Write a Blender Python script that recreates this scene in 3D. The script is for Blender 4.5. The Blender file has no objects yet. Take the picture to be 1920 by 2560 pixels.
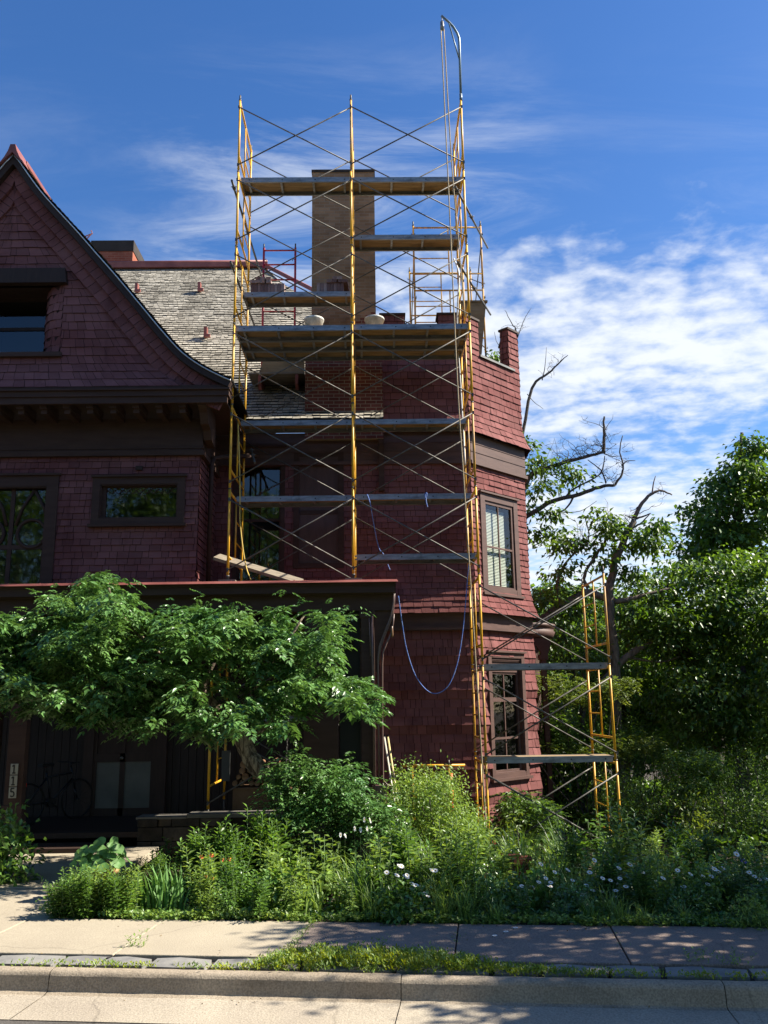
import bpy, math, random
import numpy as np
from mathutils import Vector as V, Matrix
rnd = random.Random(7)
R = math.radians
sc = bpy.context.scene
col = sc.collection

# ------------------------------------------------------------------ camera
YAW, PITCH, ROLL, FPX, EYE = -0.0129, 0.2169, -0.0141, 2170.5, 2.1
_f = V((-math.sin(YAW)*math.cos(PITCH), math.cos(YAW)*math.cos(PITCH), math.sin(PITCH)))
_r0 = V((math.cos(YAW), math.sin(YAW), 0)); _u0 = _r0.cross(_f)
_r = math.cos(ROLL)*_r0 + math.sin(ROLL)*_u0
_u = -math.sin(ROLL)*_r0 + math.cos(ROLL)*_u0
cd = bpy.data.cameras.new("camera"); cam = bpy.data.objects.new("camera", cd); col.objects.link(cam)
cd.sensor_fit = 'VERTICAL'; cd.sensor_height = 36; cd.lens = FPX/2560*36
cd.clip_start = .1; cd.clip_end = 2000
M = Matrix.Identity(4)
for i in range(3):
    M[i][0] = _r[i]; M[i][1] = _u[i]; M[i][2] = -_f[i]
M.translation = (0, 0, EYE); cam.matrix_world = M
sc.camera = cam
def ray(px, py): return _f + _r*((px-960)/FPX) + _u*((1280-py)/FPX)
def at(px, py, y):                      # photo position -> point of the place at distance y
    d = ray(px, py); return V((0, 0, EYE)) + d*(y/d.y)
def atz(px, py, z):                     # photo position -> point at height z
    d = ray(px, py); return V((0, 0, EYE)) + d*((z-EYE)/d.z)

# ------------------------------------------------------------------ sky, sun, exposure
SUN_EL, SUN_AZ = R(42), math.atan2(.06, 1.)      # azimuth measured from +X towards +Y
SUN = V((math.cos(SUN_EL)*math.cos(SUN_AZ), math.cos(SUN_EL)*math.sin(SUN_AZ), math.sin(SUN_EL)))
w = bpy.data.worlds.new("World"); sc.world = w; w.use_nodes = True
nt = w.node_tree; nt.nodes.clear()
def wn(t, **k):
    n = nt.nodes.new(t)
    for a, b in k.items(): setattr(n, a, b)
    return n
def wmath(op, a, b=None, c=None):
    n = wn('ShaderNodeMath', operation=op)
    for i, x in enumerate((a, b, c)):
        if x is None: continue
        if isinstance(x, (int, float)): n.inputs[i].default_value = x
        else: nt.links.new(x, n.inputs[i])
    return n.outputs[0]
def wmap(x, a, b, c=0., d=1.):
    n = wn('ShaderNodeMapRange'); n.interpolation_type = 'SMOOTHSTEP'
    nt.links.new(x, n.inputs[0])
    for i, v in enumerate((a, b, c, d)): n.inputs[i+1].default_value = v
    return n.outputs[0]
sky = wn('ShaderNodeTexSky', sky_type='NISHITA'); sky.sun_disc = False
sky.sun_elevation = SUN_EL; sky.sun_rotation = R(90)-SUN_AZ
sky.air_density = 1.0; sky.dust_density = .3; sky.ozone_density = 2.5
hsv = wn('ShaderNodeHueSaturation'); hsv.inputs['Saturation'].default_value = 1.28
hsv.inputs['Value'].default_value = 1.42; hsv.inputs['Hue'].default_value = .509
nt.links.new(sky.outputs[0], hsv.inputs['Color'])
tc = wn('ShaderNodeTexCoord')
sep = wn('ShaderNodeSeparateXYZ'); nt.links.new(tc.outputs['Generated'], sep.inputs[0])
zc = wmath('MAXIMUM', sep.outputs[2], .0)
den = wmath('ADD', zc, .10)
px_ = wmath('DIVIDE', sep.outputs[0], den); py_ = wmath('DIVIDE', sep.outputs[1], den)
cmb = wn('ShaderNodeCombineXYZ'); nt.links.new(px_, cmb.inputs[0]); nt.links.new(py_, cmb.inputs[1])
def wnoise(scale, detail, rough, dist=0., sx=1., sy=1., rot=0., off=(0, 0, 0)):
    mp = wn('ShaderNodeMapping'); mp.inputs['Scale'].default_value = (sx, sy, 1)
    mp.inputs['Rotation'].default_value = (0, 0, rot); mp.inputs['Location'].default_value = off
    nt.links.new(cmb.outputs[0], mp.inputs[0])
    n = wn('ShaderNodeTexNoise'); nt.links.new(mp.outputs[0], n.inputs['Vector'])
    n.inputs['Scale'].default_value = scale; n.inputs['Detail'].default_value = detail
    n.inputs['Roughness'].default_value = rough; n.inputs['Distortion'].default_value = dist
    return n.outputs[0]
# broken cloud low in the sky, thin streaks higher up, clear blue overhead
big = wnoise(1.3, 4, .5, .4, 1, 1.3, .3, (3.1, 1.7, 0))
puffs = wnoise(9.5, 7, .56, .12, 1., 1.1, .2)
wisp = wnoise(2.0, 9, .66, .9, .8, 2.4, -.45, (5.2, .4, 0))
def wramp(x, pts):
    r = wn('ShaderNodeValToRGB'); e = r.color_ramp.elements
    while len(e) < len(pts): e.new(.5)
    for el, (p, v) in zip(e, pts): el.position = p; el.color = (v, v, v, 1)
    nt.links.new(x, r.inputs[0]); return r.outputs[0]
cov_e = wramp(sep.outputs[2], [(0, 1.0), (.18, .98), (.235, .80), (.27, .66), (.31, .86), (.36, 1.0), (.41, .98), (.455, .74), (.50, .30), (.54, .02)])
az = wmath('DIVIDE', sep.outputs[0], wmath('MAXIMUM', sep.outputs[1], .05))
cov_a = wmath('MULTIPLY', wmap(az, -.30, .20, .36, 1.), wmap(sep.outputs[1], -.1, .25, .25, 1.))
cov = wmath('MULTIPLY', cov_e, cov_a)
nz = wmath('ADD', wmath('MULTIPLY', wmath('SUBTRACT', big, .5), 1.2), wmath('MULTIPLY', wmath('SUBTRACT', puffs, .5), 1.7))
c1 = wmap(wmath('ADD', wmath('SUBTRACT', nz, .40), cov), .0, .88, 0., .95)
c2 = wmath('MULTIPLY', wmap(wisp, .40, .80, 0., .85), wmath('MULTIPLY', wramp(sep.outputs[2], [(.30, .7), (.45, 1.), (.57, .75), (.63, .15), (.67, 0)]), wmath('MULTIPLY', wmap(az, .12, .30, 1., .15), wmap(az, -.36, -.12, .10, 1.))))
cl = wmath('MAXIMUM', c1, c2)
cmix = wn('ShaderNodeMix', data_type='RGBA'); nt.links.new(cl, cmix.inputs['Factor'])
nt.links.new(hsv.outputs[0], cmix.inputs[6])
SKY_S = .05
cmix.inputs[7].default_value = (7.6, 8.0, 8.5, 1)
bg = wn('ShaderNodeBackground'); bg.inputs[1].default_value = SKY_S
nt.links.new(cmix.outputs[2], bg.inputs[0])
wo = wn('ShaderNodeOutputWorld'); nt.links.new(bg.outputs[0], wo.inputs[0])

ld = bpy.data.lights.new("sun", 'SUN'); ld.energy = 5.0; ld.angle = R(.5); ld.color = (1, .93, .80)
lo = bpy.data.objects.new("sun", ld); col.objects.link(lo)
lo.rotation_euler = SUN.to_track_quat('Z', 'Y').to_euler(); lo.location = SUN*60
sc.view_settings.view_transform = 'Standard'; sc.view_settings.look = 'None'
sc.view_settings.exposure = 1.38; sc.view_settings.gamma = 1
sc.render.engine = 'CYCLES'
sc.cycles.max_bounces = 6; sc.cycles.diffuse_bounces = 3; sc.cycles.transparent_max_bounces = 8
sc.cycles.caustics_reflective = sc.cycles.caustics_refractive = False
sc.cycles.use_denoising = True

# ------------------------------------------------------------------ helpers
def tag(o, label=None, cat=None, group=None, kind=None):
    if label: o['label'] = label
    if cat: o['category'] = cat
    if group: o['group'] = group
    if kind: o['kind'] = kind
    return o
def empty(name, loc=(0, 0, 0), label=None, cat=None, group=None):
    o = bpy.data.objects.new(name, None); o.empty_display_size = .2
    col.objects.link(o); o.location = loc
    return tag(o, label, cat, group)
def dup(o, parent=None):
    c = o.copy(); col.objects.link(c); c.parent = parent
    for ch in list(o.children): dup(ch, c)
    return c
def link(name, me, parent=None):
    o = bpy.data.objects.new(name, me); col.objects.link(o)
    o.parent = parent
    if parent is not None: o.matrix_parent_inverse = Matrix.Identity(4)
    return o
class MB:
    def __init__(s): s.v = []; s.f = []; s.m = []; s.s = []
    def face(s, pts, m=0, sm=False):
        n = len(s.v); s.v += [tuple(p) for p in pts]; s.f.append(tuple(range(n, n+len(pts)))); s.m.append(m); s.s.append(sm)
    def box(s, x0, x1, y0, y1, z0, z1, m=0):
        s.obox(V(((x0+x1)/2, (y0+y1)/2, (z0+z1)/2)), V(((x1-x0)/2, 0, 0)), V((0, (y1-y0)/2, 0)), V((0, 0, (z1-z0)/2)), m)
    def obox(s, c, a, b, d, m=0):
        n = len(s.v); c = V(c)
        for i in (-1, 1):
            for j in (-1, 1):
                for k in (-1, 1): s.v.append(tuple(c+a*i+b*j+d*k))
        for q in ((0, 1, 3, 2), (4, 6, 7, 5), (0, 4, 5, 1), (2, 3, 7, 6), (0, 2, 6, 4), (1, 5, 7, 3)):
            s.f.append(tuple(n+i for i in q)); s.m.append(m); s.s.append(False)
    def beam(s, p, q, w, h, m=0, up=(0, 0, 1)):
        p, q = V(p), V(q); d = (q-p); L = d.length; d.normalize(); a = d.cross(V(up))
        if a.length < 1e-4: a = d.cross(V((0, 1, 0)))
        a.normalize(); b = a.cross(d)
        s.obox((p+q)/2, d*(L/2), a*(w/2), b*(h/2), m)
    def tube(s, pts, r, n=8, m=0, caps=True):
        pts = [V(p) for p in pts]; k = len(pts)
        rs = r if isinstance(r, (list, tuple)) else [r]*k
        base = len(s.v); prev = None
        for i, p in enumerate(pts):
            t = (pts[min(i+1, k-1)]-pts[max(i-1, 0)]).normalized()
            a = (prev if prev is not None else (V((0, 0, 1)) if abs(t.z) < .9 else V((1, 0, 0))))
            a = (a-t*a.dot(t)); a.normalize(); prev = a; b = t.cross(a)
            for j in range(n):
                an = 2*math.pi*j/n; s.v.append(tuple(p+(a*math.cos(an)+b*math.sin(an))*rs[i]))
        for i in range(k-1):
            for j in range(n):
                s.f.append((base+i*n+j, base+i*n+(j+1) % n, base+(i+1)*n+(j+1) % n, base+(i+1)*n+j)); s.m.append(m); s.s.append(True)
        if caps:
            s.f.append(tuple(base+j for j in range(n))[::-1]); s.m.append(m); s.s.append(False)
            s.f.append(tuple(base+(k-1)*n+j for j in range(n))); s.m.append(m); s.s.append(False)
    def prism(s, poly, P, d0, d1, m=0):       # poly: 2-D outline, P(a, b, depth) -> point
        A = [P(a, b, d0) for a, b in poly]; B = [P(a, b, d1) for a, b in poly]; n = len(poly)
        s.face(A, m); s.face(B[::-1], m)
        for i in range(n): s.face([A[i], A[(i+1) % n], B[(i+1) % n], B[i]], m)
    def lathe(s, prof, c, n=16, m=0, a0=0., a1=2*math.pi):
        c = V(c); base = len(s.v); k = len(prof)
        for r, z in prof:
            for j in range(n+1):
                an = a0+(a1-a0)*j/n; s.v.append((c.x+r*math.cos(an), c.y+r*math.sin(an), c.z+z))
        for i in range(k-1):
            for j in range(n):
                s.f.append((base+i*(n+1)+j, base+i*(n+1)+j+1, base+(i+1)*(n+1)+j+1, base+(i+1)*(n+1)+j)); s.m.append(m); s.s.append(True)
    def mesh(s, name, mats):
        me = bpy.data.meshes.new(name); me.from_pydata(s.v, [], s.f)
        for x in (mats if isinstance(mats, (list, tuple)) else [mats]): me.materials.append(x)
        me.polygons.foreach_set('material_index', s.m); me.polygons.foreach_set('use_smooth', s.s); me.update()
        return me
    def build(s, name, mats, parent=None, bevel=0):
        o = link(name, s.mesh(name, mats), parent)
        if bevel:
            b = o.modifiers.new('edge', 'BEVEL'); b.width = bevel; b.segments = 2; b.limit_method = 'ANGLE'
        return o

# ------------------------------------------------------------------ materials
def mat(name, c1, c2=None, rough=.8, scale=6., stretch=(1, 1, 1), isl=0., detail=5, metal=0., bump=0., bscale=None, spec=.3, lo=.35, hi=.65, trans=0., dist=0.):
    m = bpy.data.materials.new(name); m.use_nodes = True; n = m.node_tree; L = n.links
    b = n.nodes['Principled BSDF']; b.inputs['Roughness'].default_value = rough; b.inputs['Metallic'].default_value = metal
    b.inputs['Specular IOR Level'].default_value = spec
    c2 = c2 or c1
    tcn = n.nodes.new('ShaderNodeTexCoord'); mp = n.nodes.new('ShaderNodeMapping'); mp.inputs['Scale'].default_value = stretch
    L.new(tcn.outputs['Object'], mp.inputs[0])
    no = n.nodes.new('ShaderNodeTexNoise'); no.inputs['Scale'].default_value = scale; no.inputs['Detail'].default_value = detail
    no.inputs['Roughness'].default_value = .6; no.inputs['Distortion'].default_value = dist
    L.new(mp.outputs[0], no.inputs['Vector'])
    mr = n.nodes.new('ShaderNodeMapRange'); mr.inputs[1].default_value = lo; mr.inputs[2].default_value = hi; L.new(no.outputs[0], mr.inputs[0])
    mx = n.nodes.new('ShaderNodeMix'); mx.data_type = 'RGBA'; mx.inputs[6].default_value = (*c1, 1); mx.inputs[7].default_value = (*c2, 1)
    L.new(mr.outputs[0], mx.inputs['Factor']); out = mx.outputs[2]
    if isl:
        g = n.nodes.new('ShaderNodeNewGeometry'); h = n.nodes.new('ShaderNodeHueSaturation')
        v = n.nodes.new('ShaderNodeMapRange'); v.inputs[3].default_value = 1-isl; v.inputs[4].default_value = 1+isl
        L.new(g.outputs['Random Per Island'], v.inputs[0]); L.new(v.outputs[0], h.inputs['Value']); L.new(out, h.inputs['Color']); out = h.outputs[0]
    L.new(out, b.inputs['Base Color'])
    if bump:
        n2 = n.nodes.new('ShaderNodeTexNoise'); n2.inputs['Scale'].default_value = bscale or scale*6; n2.inputs['Detail'].default_value = 6
        L.new(mp.outputs[0], n2.inputs['Vector'])
        bp = n.nodes.new('ShaderNodeBump'); bp.inputs['Strength'].default_value = bump; bp.inputs['Distance'].default_value = .02
        L.new(n2.outputs[0], bp.inputs['Height']); L.new(bp.outputs[0], b.inputs['Normal'])
    if trans:
        o = n.nodes['Material Output']; t = n.nodes.new('ShaderNodeBsdfTranslucent'); ms = n.nodes.new('ShaderNodeMixShader')
        hs = n.nodes.new('ShaderNodeHueSaturation'); hs.inputs['Hue'].default_value = .48; hs.inputs['Saturation'].default_value = 1.15; hs.inputs['Value'].default_value = 1.42
        L.new(out, hs.inputs['Color']); L.new(hs.outputs[0], t.inputs[0]); ms.inputs[0].default_value = trans
        L.new(b.outputs[0], ms.inputs[1]); L.new(t.outputs[0], ms.inputs[2]); L.new(ms.outputs[0], o.inputs[0])
    return m
def leafmat(name, c, rough=.45, isl=.38, trans=.32, spec=.45, c2=None):
    c2 = c2 or (c[0]*1.5, c[1]*1.3, c[2]*1.0)
    return mat(name, c, c2, rough, 1.3, isl=isl, trans=trans, spec=spec)
def brickmat(name, c1, c2, mortar, w_=.21, h_=.072, red=None):
    m = bpy.data.materials.new(name); m.use_nodes = True; n = m.node_tree; L = n.links
    b = n.nodes['Principled BSDF']; b.inputs['Roughness'].default_value = .9; b.inputs['Specular IOR Level'].default_value = .15
    t = n.nodes.new('ShaderNodeTexCoord'); s = n.nodes.new('ShaderNodeSeparateXYZ'); L.new(t.outputs['Object'], s.inputs[0])
    a = n.nodes.new('ShaderNodeMath'); L.new(s.outputs[0], a.inputs[0]); L.new(s.outputs[1], a.inputs[1])
    c = n.nodes.new('ShaderNodeCombineXYZ'); L.new(a.outputs[0], c.inputs[0]); L.new(s.outputs[2], c.inputs[1])
    def brick(k1, k2):
        q = n.nodes.new('ShaderNodeTexBrick'); L.new(c.outputs[0], q.inputs['Vector']); q.inputs['Scale'].default_value = 1
        q.inputs['Brick Width'].default_value = w_; q.inputs['Row Height'].default_value = h_; q.inputs['Mortar Size'].default_value = .006
        q.inputs['Color1'].default_value = (*k1, 1); q.inputs['Color2'].default_value = (*k2, 1); q.inputs['Mortar'].default_value = (*mortar, 1)
        q.inputs['Bias'].default_value = -.1
        return q
    q = brick(c1, c2); out = q.outputs[0]
    if red:
        q2 = brick(*red)
        # the rebuilt upper part meets the old brick along a toothed joint that steps up with every half brick
        st = n.nodes.new('ShaderNodeMath'); st.operation = 'SNAP'; L.new(s.outputs[0], st.inputs[0]); st.inputs[1].default_value = .11
        k = n.nodes.new('ShaderNodeMath'); k.operation = 'MULTIPLY_ADD'; L.new(st.outputs[0], k.inputs[0]); k.inputs[1].default_value = -.65; L.new(s.outputs[2], k.inputs[2])
        lt = n.nodes.new('ShaderNodeMath'); lt.operation = 'GREATER_THAN'; L.new(k.outputs[0], lt.inputs[0]); lt.inputs[1].default_value = 9.98
        mx = n.nodes.new('ShaderNodeMix'); mx.data_type = 'RGBA'; L.new(lt.outputs[0], mx.inputs['Factor']); L.new(q2.outputs[0], mx.inputs[6]); L.new(out, mx.inputs[7]); out = mx.outputs[2]
    no = n.nodes.new('ShaderNodeTexNoise'); no.inputs['Scale'].default_value = 3; no.inputs['Detail'].default_value = 6; L.new(t.outputs['Object'], no.inputs[0])
    hv = n.nodes.new('ShaderNodeHueSaturation'); mr = n.nodes.new('ShaderNodeMapRange'); mr.inputs[3].default_value = .6; mr.inputs[4].default_value = 1.4
    L.new(no.outputs[0], mr.inputs[0]); L.new(mr.outputs[0], hv.inputs['Value']); L.new(out, hv.inputs['Color']); L.new(hv.outputs[0], b.inputs['Base Color'])
    bp = n.nodes.new('ShaderNodeBump'); bp.inputs['Strength'].default_value = .6; bp.inputs['Distance'].default_value = .01; bp.invert = True
    L.new(q.outputs['Fac'], bp.inputs['Height']); L.new(bp.outputs[0], b.inputs['Normal'])
    return m
def glassmat(name, tint=(.82, .86, .84), refl=.04):
    m = bpy.data.materials.new(name); m.use_nodes = True; n = m.node_tree; L = n.links
    o = n.nodes['Material Output']; n.nodes.remove(n.nodes['Principled BSDF'])
    t = n.nodes.new('ShaderNodeBsdfTransparent'); t.inputs[0].default_value = (*tint, 1)
    g = n.nodes.new('ShaderNodeBsdfGlossy'); g.inputs['Roughness'].default_value = .03
    no = n.nodes.new('ShaderNodeTexNoise'); no.inputs['Scale'].default_value = 2.5; bp = n.nodes.new('ShaderNodeBump'); bp.inputs['Strength'].default_value = .06
    L.new(no.outputs[0], bp.inputs['Height']); L.new(bp.outputs[0], g.inputs['Normal'])
    ge = n.nodes.new('ShaderNodeNewGeometry'); dt = n.nodes.new('ShaderNodeVectorMath'); dt.operation = 'DOT_PRODUCT'
    L.new(ge.outputs['Normal'], dt.inputs[0]); L.new(ge.outputs['Incoming'], dt.inputs[1]); prev = dt.outputs['Value']
    for op, v0, v1 in (('ABSOLUTE', None, None), ('SUBTRACT', 1., None), ('POWER', None, 5.), ('MULTIPLY_ADD', None, .9)):
        a = n.nodes.new('ShaderNodeMath'); a.operation = op
        if op == 'SUBTRACT': a.inputs[0].default_value = 1.; L.new(prev, a.inputs[1])
        else:
            L.new(prev, a.inputs[0])
            if v1 is not None: a.inputs[1].default_value = v1
            if op == 'MULTIPLY_ADD': a.inputs[2].default_value = .05+refl
        prev = a.outputs[0]
    ms = n.nodes.new('ShaderNodeMixShader'); L.new(a.outputs[0], ms.inputs[0]); L.new(t.outputs[0], ms.inputs[1]); L.new(g.outputs[0], ms.inputs[2]); L.new(ms.outputs[0], o.inputs[0])
    return m
RED = mat('red_shingle_paint', (.152, .056, .053), (.205, .088, .083), .9, .8, (1, 1, 2.5), isl=.16, bump=.25, bscale=40, spec=.08)
def stain(m, scale=.9, stretch=(2.2, 2.2, .5), lo=.56, hi=.74, dark=.5):
    n = m.node_tree; L = n.links; bs = n.nodes['Principled BSDF']; src = bs.inputs['Base Color'].links[0].from_socket
    t = n.nodes.new('ShaderNodeTexCoord'); mp = n.nodes.new('ShaderNodeMapping'); mp.inputs['Scale'].default_value = stretch; L.new(t.outputs['Object'], mp.inputs[0])
    no = n.nodes.new('ShaderNodeTexNoise'); no.inputs['Scale'].default_value = scale; no.inputs['Detail'].default_value = 7; no.inputs['Roughness'].default_value = .65; L.new(mp.outputs[0], no.inputs['Vector'])
    mr = n.nodes.new('ShaderNodeMapRange'); mr.inputs[1].default_value = lo; mr.inputs[2].default_value = hi; mr.inputs[3].default_value = 1; mr.inputs[4].default_value = dark; L.new(no.outputs[0], mr.inputs[0])
    h = n.nodes.new('ShaderNodeHueSaturation'); L.new(mr.outputs[0], h.inputs['Value']); L.new(src, h.inputs['Color']); L.new(h.outputs[0], bs.inputs['Base Color'])
    return m
stain(RED)
GAP_SHADE = mat('shingle_joint_and_butt_shade', (.035, .014, .013), rough=.95)
GRAY = mat('weathered_roof_shingle', (.25, .225, .18), (.40, .365, .30), .85, 1.1, (1.5, .7, .7), isl=.24, bump=.3, bscale=40)
GRAYGAP_SHADE = mat('roof_felt_and_butt_shade', (.03, .028, .025), rough=.95)
TRIM = mat('brown_trim_paint', (.050, .025, .018), (.068, .036, .026), .8, 2, (1, 1, 6), bump=.1, bscale=30)
TRIML = mat('faded_brown_trim_paint', (.075, .040, .034), (.105, .058, .047), .6, 2, (1, 1, 6), bump=.1, bscale=30)
DARK = mat('dark_stained_wood', (.030, .016, .012), (.040, .022, .016), .7, 3, (6, 6, 1))
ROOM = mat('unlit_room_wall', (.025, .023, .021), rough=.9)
REDMET = mat('red_roof_metal', (.17, .05, .042), (.25, .085, .07), .5, 3, bump=.05, spec=.4)
BRICK = brickmat('tan_and_red_brick', (.16, .10, .065), (.23, .15, .10), (.20, .16, .12), red=((.15, .045, .032), (.20, .065, .045)))
BRICKR = brickmat('old_red_brick', (.15, .045, .032), (.20, .065, .045), (.16, .10, .08))
BRICKO = brickmat('orange_red_brick', (.26, .075, .045), (.32, .105, .065), (.30, .16, .11))
SOOT = mat('sooty_brick', (.03, .025, .022), (.05, .04, .035), .9, 4, bump=.3)
YEL = mat('yellow_scaffold_paint', (.72, .37, .016), (.40, .21, .05), .45, 9, (1, 1, .35), spec=.5, lo=.48, hi=.72, bump=.05)
YELW = mat('worn_yellow_scaffold_paint', (.60, .31, .03), (.30, .19, .11), .6, 11, (1, 1, .35), spec=.4, lo=.44, hi=.62)
STEEL = mat('galvanised_steel', (.14, .13, .115), (.075, .07, .065), .55, 14, metal=.35)
ALU = mat('dull_aluminium', (.31, .33, .36), (.19, .20, .22), .5, 6, (.6, 3, 3), metal=.35, bump=.05)
PLY = mat('weathered_plywood', (.34, .24, .13), (.20, .13, .065), .8, 3, (.5, 6, 3), detail=8, bump=.1, lo=.3, hi=.7)
stain(PLY, 1.5, (1, 3, 1), .5, .7, .55); stain(ALU, 5, (1, 1, 1), .55, .7, .6)
BOARD = mat('silvered_board', (.27, .225, .17), (.16, .13, .095), .8, 4, (.6, 6, 4), bump=.15)
HOLE = mat('dark_hole', (.01, .01, .01), rough=.9)
GLASS = glassmat('window_glass')
BLIND = mat('pale_blind', (.66, .66, .58), (.60, .60, .52), .7, 3)
REDP = mat('red_scaffold_paint', (.50, .025, .03), (.38, .02, .025), .45, 6, spec=.5)
# ------------------------------------------------------------------ street and ground (the street runs at a slant to the house)
SU, SN = V((.9925, -.1219, 0)), V((.1219, .9925, 0))
def st(t, s, z=0.): return SU*t+SN*s+V((0, 0, z))
def stcoord(p): return p.x*SU.x+p.y*SU.y, p.x*SN.x+p.y*SN.y
SOIL = mat('dark_garden_soil', (.035, .026, .018), (.06, .045, .03), .95, 5, bump=.5, bscale=30)
def gz(s): return float(np.interp(s, [-80, 7.3, 7.45, 9.25, 10, 14, 22, 60, 500], [-.32, -.32, -.05, -.05, -.09, -.36, -.6, -2.2, -6]))
g = MB(); ss = [-80, -20, 4, 7.3, 7.45, 8.3, 9.25, 10, 11.3, 12.6, 14, 18, 22, 40, 60, 500]; ts = [-400, -60, -20, -8, -4, 0, 4, 8, 20, 60, 400]
for i in range(len(ss)-1):
    for j in range(len(ts)-1):
        g.face([st(ts[j], ss[i], gz(ss[i])), st(ts[j+1], ss[i], gz(ss[i])), st(ts[j+1], ss[i+1], gz(ss[i+1])), st(ts[j], ss[i+1], gz(ss[i+1]))], 0)
tag(g.build('ground', SOIL), kind='structure')
def concrete(name, a, b, speck=.5):
    m = mat(name, a, b, .9, 1.1, detail=9, bump=.25, bscale=90, spec=.2, lo=.3, hi=.7)
    n = m.node_tree; L = n.links; bs = n.nodes['Principled BSDF']; src = bs.inputs['Base Color'].links[0].from_socket
    t = n.nodes.new('ShaderNodeTexCoord'); no = n.nodes.new('ShaderNodeTexNoise'); no.inputs['Scale'].default_value = 70; no.inputs['Detail'].default_value = 3
    L.new(t.outputs['Object'], no.inputs[0]); mr = n.nodes.new('ShaderNodeMapRange'); mr.inputs[1].default_value = .3; mr.inputs[2].default_value = .7
    mr.inputs[3].default_value = 1-speck*.5; mr.inputs[4].default_value = 1+speck*.4
    h = n.nodes.new('ShaderNodeHueSaturation'); L.new(no.outputs[0], mr.inputs[0]); L.new(mr.outputs[0], h.inputs['Value']); L.new(src, h.inputs['Color'])
    # hairline cracks
    vo = n.nodes.new('ShaderNodeTexVoronoi'); vo.feature = 'DISTANCE_TO_EDGE'; vo.inputs['Scale'].default_value = .33
    wv = n.nodes.new('ShaderNodeMix'); wv.data_type = 'VECTOR'; wv.inputs['Factor'].default_value = .12
    n2 = n.nodes.new('ShaderNodeTexNoise'); n2.inputs['Scale'].default_value = 5; n2.inputs['Detail'].default_value = 5; L.new(t.outputs['Object'], n2.inputs[0])
    L.new(t.outputs['Object'], wv.inputs[4]); L.new(n2.outputs[1], wv.inputs[5]); L.new(wv.outputs[1], vo.inputs['Vector'])
    cr = n.nodes.new('ShaderNodeMapRange'); cr.inputs[1].default_value = 0; cr.inputs[2].default_value = .004; cr.inputs[3].default_value = .75; L.new(vo.outputs[0], cr.inputs[0])
    h2 = n.nodes.new('ShaderNodeHueSaturation'); L.new(cr.outputs[0], h2.inputs['Value']); L.new(h.outputs[0], h2.inputs['Color']); L.new(h2.outputs[0], bs.inputs['Base Color'])
    return m
CREAM = concrete('cream_concrete', (.31, .265, .20), (.37, .32, .24), .35)
PINK = concrete('rose_brown_concrete', (.20, .155, .13), (.27, .21, .175), .7)
KERBM = concrete('stained_kerb_concrete', (.23, .185, .135), (.36, .30, .225), .6)
ROADM = concrete('worn_asphalt', (.07, .062, .055), (.11, .10, .09), .6)
GUT = concrete('pale_gutter_concrete', (.30, .255, .20), (.38, .33, .255), .6)
FLAG = mat('grey_flagstone', (.16, .155, .15), (.25, .24, .22), .85, 3, bump=.3)
JT = [-9.1, -7.6, -6.15, -4.7, -3.29, -1.774, -.331, 1.112, 2.56, 4.0, 5.5, 7.0, 8.5]
def slab(mb, t0, t1, s0, s1, z, h=.12, g=.012, m=0):
    c = st((t0+t1)/2, (s0+s1)/2, z-h/2+rnd.uniform(-.004, .004)); mb.obox(c, SU*((t1-t0)/2-g/2), SN*((s1-s0)/2), V((0, 0, h/2)), m)
sw = MB(); sw2 = MB()
for a, b in zip(JT, JT[1:]): slab(sw if b < -1.7 else sw2, a, b, 7.90, 9.13, 0)
o = tag(sw.build('sidewalk', CREAM, bevel=.008), kind='structure'); o = tag(sw2.build('sidewalk', PINK, bevel=.008), kind='structure')
# path to the porch
p = MB(); p0 = [(-6.1, 9.15), (-3.28, 9.15), (-3.28, 10.55), (-6.1, 10.55)]
for s0, s1 in ((9.145, 10.6), (10.61, 12.1), (12.11, 13.6)):
    a = stcoord(V((0, s0, 0)))[1]
    p.obox(V((-5.15, (s0+s1)/2+.62, -.065)), V((1.80, -.2 if s0 < 9.2 else 0, 0)), V((0, (s1-s0)/2-.005, 0)), V((0, 0, .06)))
tag(p.build('path', CREAM, bevel=.008), kind='structure')
# kerb: rolled profile, cut into lengths
profs = [[(7.525, -.3), (7.525, -.010), (7.51, -.004), (7.47, -.002), (7.44, -.005), (7.42, -.010), (7.405, -.022), (7.397, -.040)], [(7.397, -.040), (7.391, -.085), (7.384, -.135), (7.378, -.152)], [(7.378, -.152), (7.35, -.162), (7.32, -.168), (7.2, -.180), (6.86, -.186), (6.86, -.3)]]
k = MB(); cuts = [-12, -9.3, -6.5, -3.62, -.73, 1.72, 4.5, 7.3, 10.2]
for a, b in zip(cuts, cuts[1:]):
    N = 40
    jit = [[(rnd.uniform(-.0025, .0025), rnd.uniform(-.0015, .0015)) for _ in range(24)] for _ in range(N+1)]
    dz_ = rnd.uniform(-.008, .004); row0 = 0
    for prof in profs:
        n = len(prof); base = len(k.v)
        for i in range(N+1):
            t = a+.003+(b-a-.006)*i/N
            for q_, (s_, z_) in enumerate(prof): k.v.append(tuple(st(t, s_+jit[i][row0+q_][0], z_+jit[i][row0+q_][1]+(dz_ if z_ > -.2 else 0))))
        row0 += n-1
        for i in range(N):
            for j in range(n-1):
                q = base+i*n+j; k.f.append((q, q+1, q+n+1, q+n)); k.m.append(0); k.s.append(True)
stain(KERBM, 1.6, (1, 1, 3), .53, .72, .62)
tag(k.build('kerb', KERBM), kind='structure')
gt = MB()
for a, b in zip(cuts, cuts[1:]): gt.face([st(a+.004, 7.335, -.1655), st(b-.004, 7.335, -.1655), st(b-.004, 6.80, -.172), st(a+.004, 6.80, -.172)])
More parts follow.
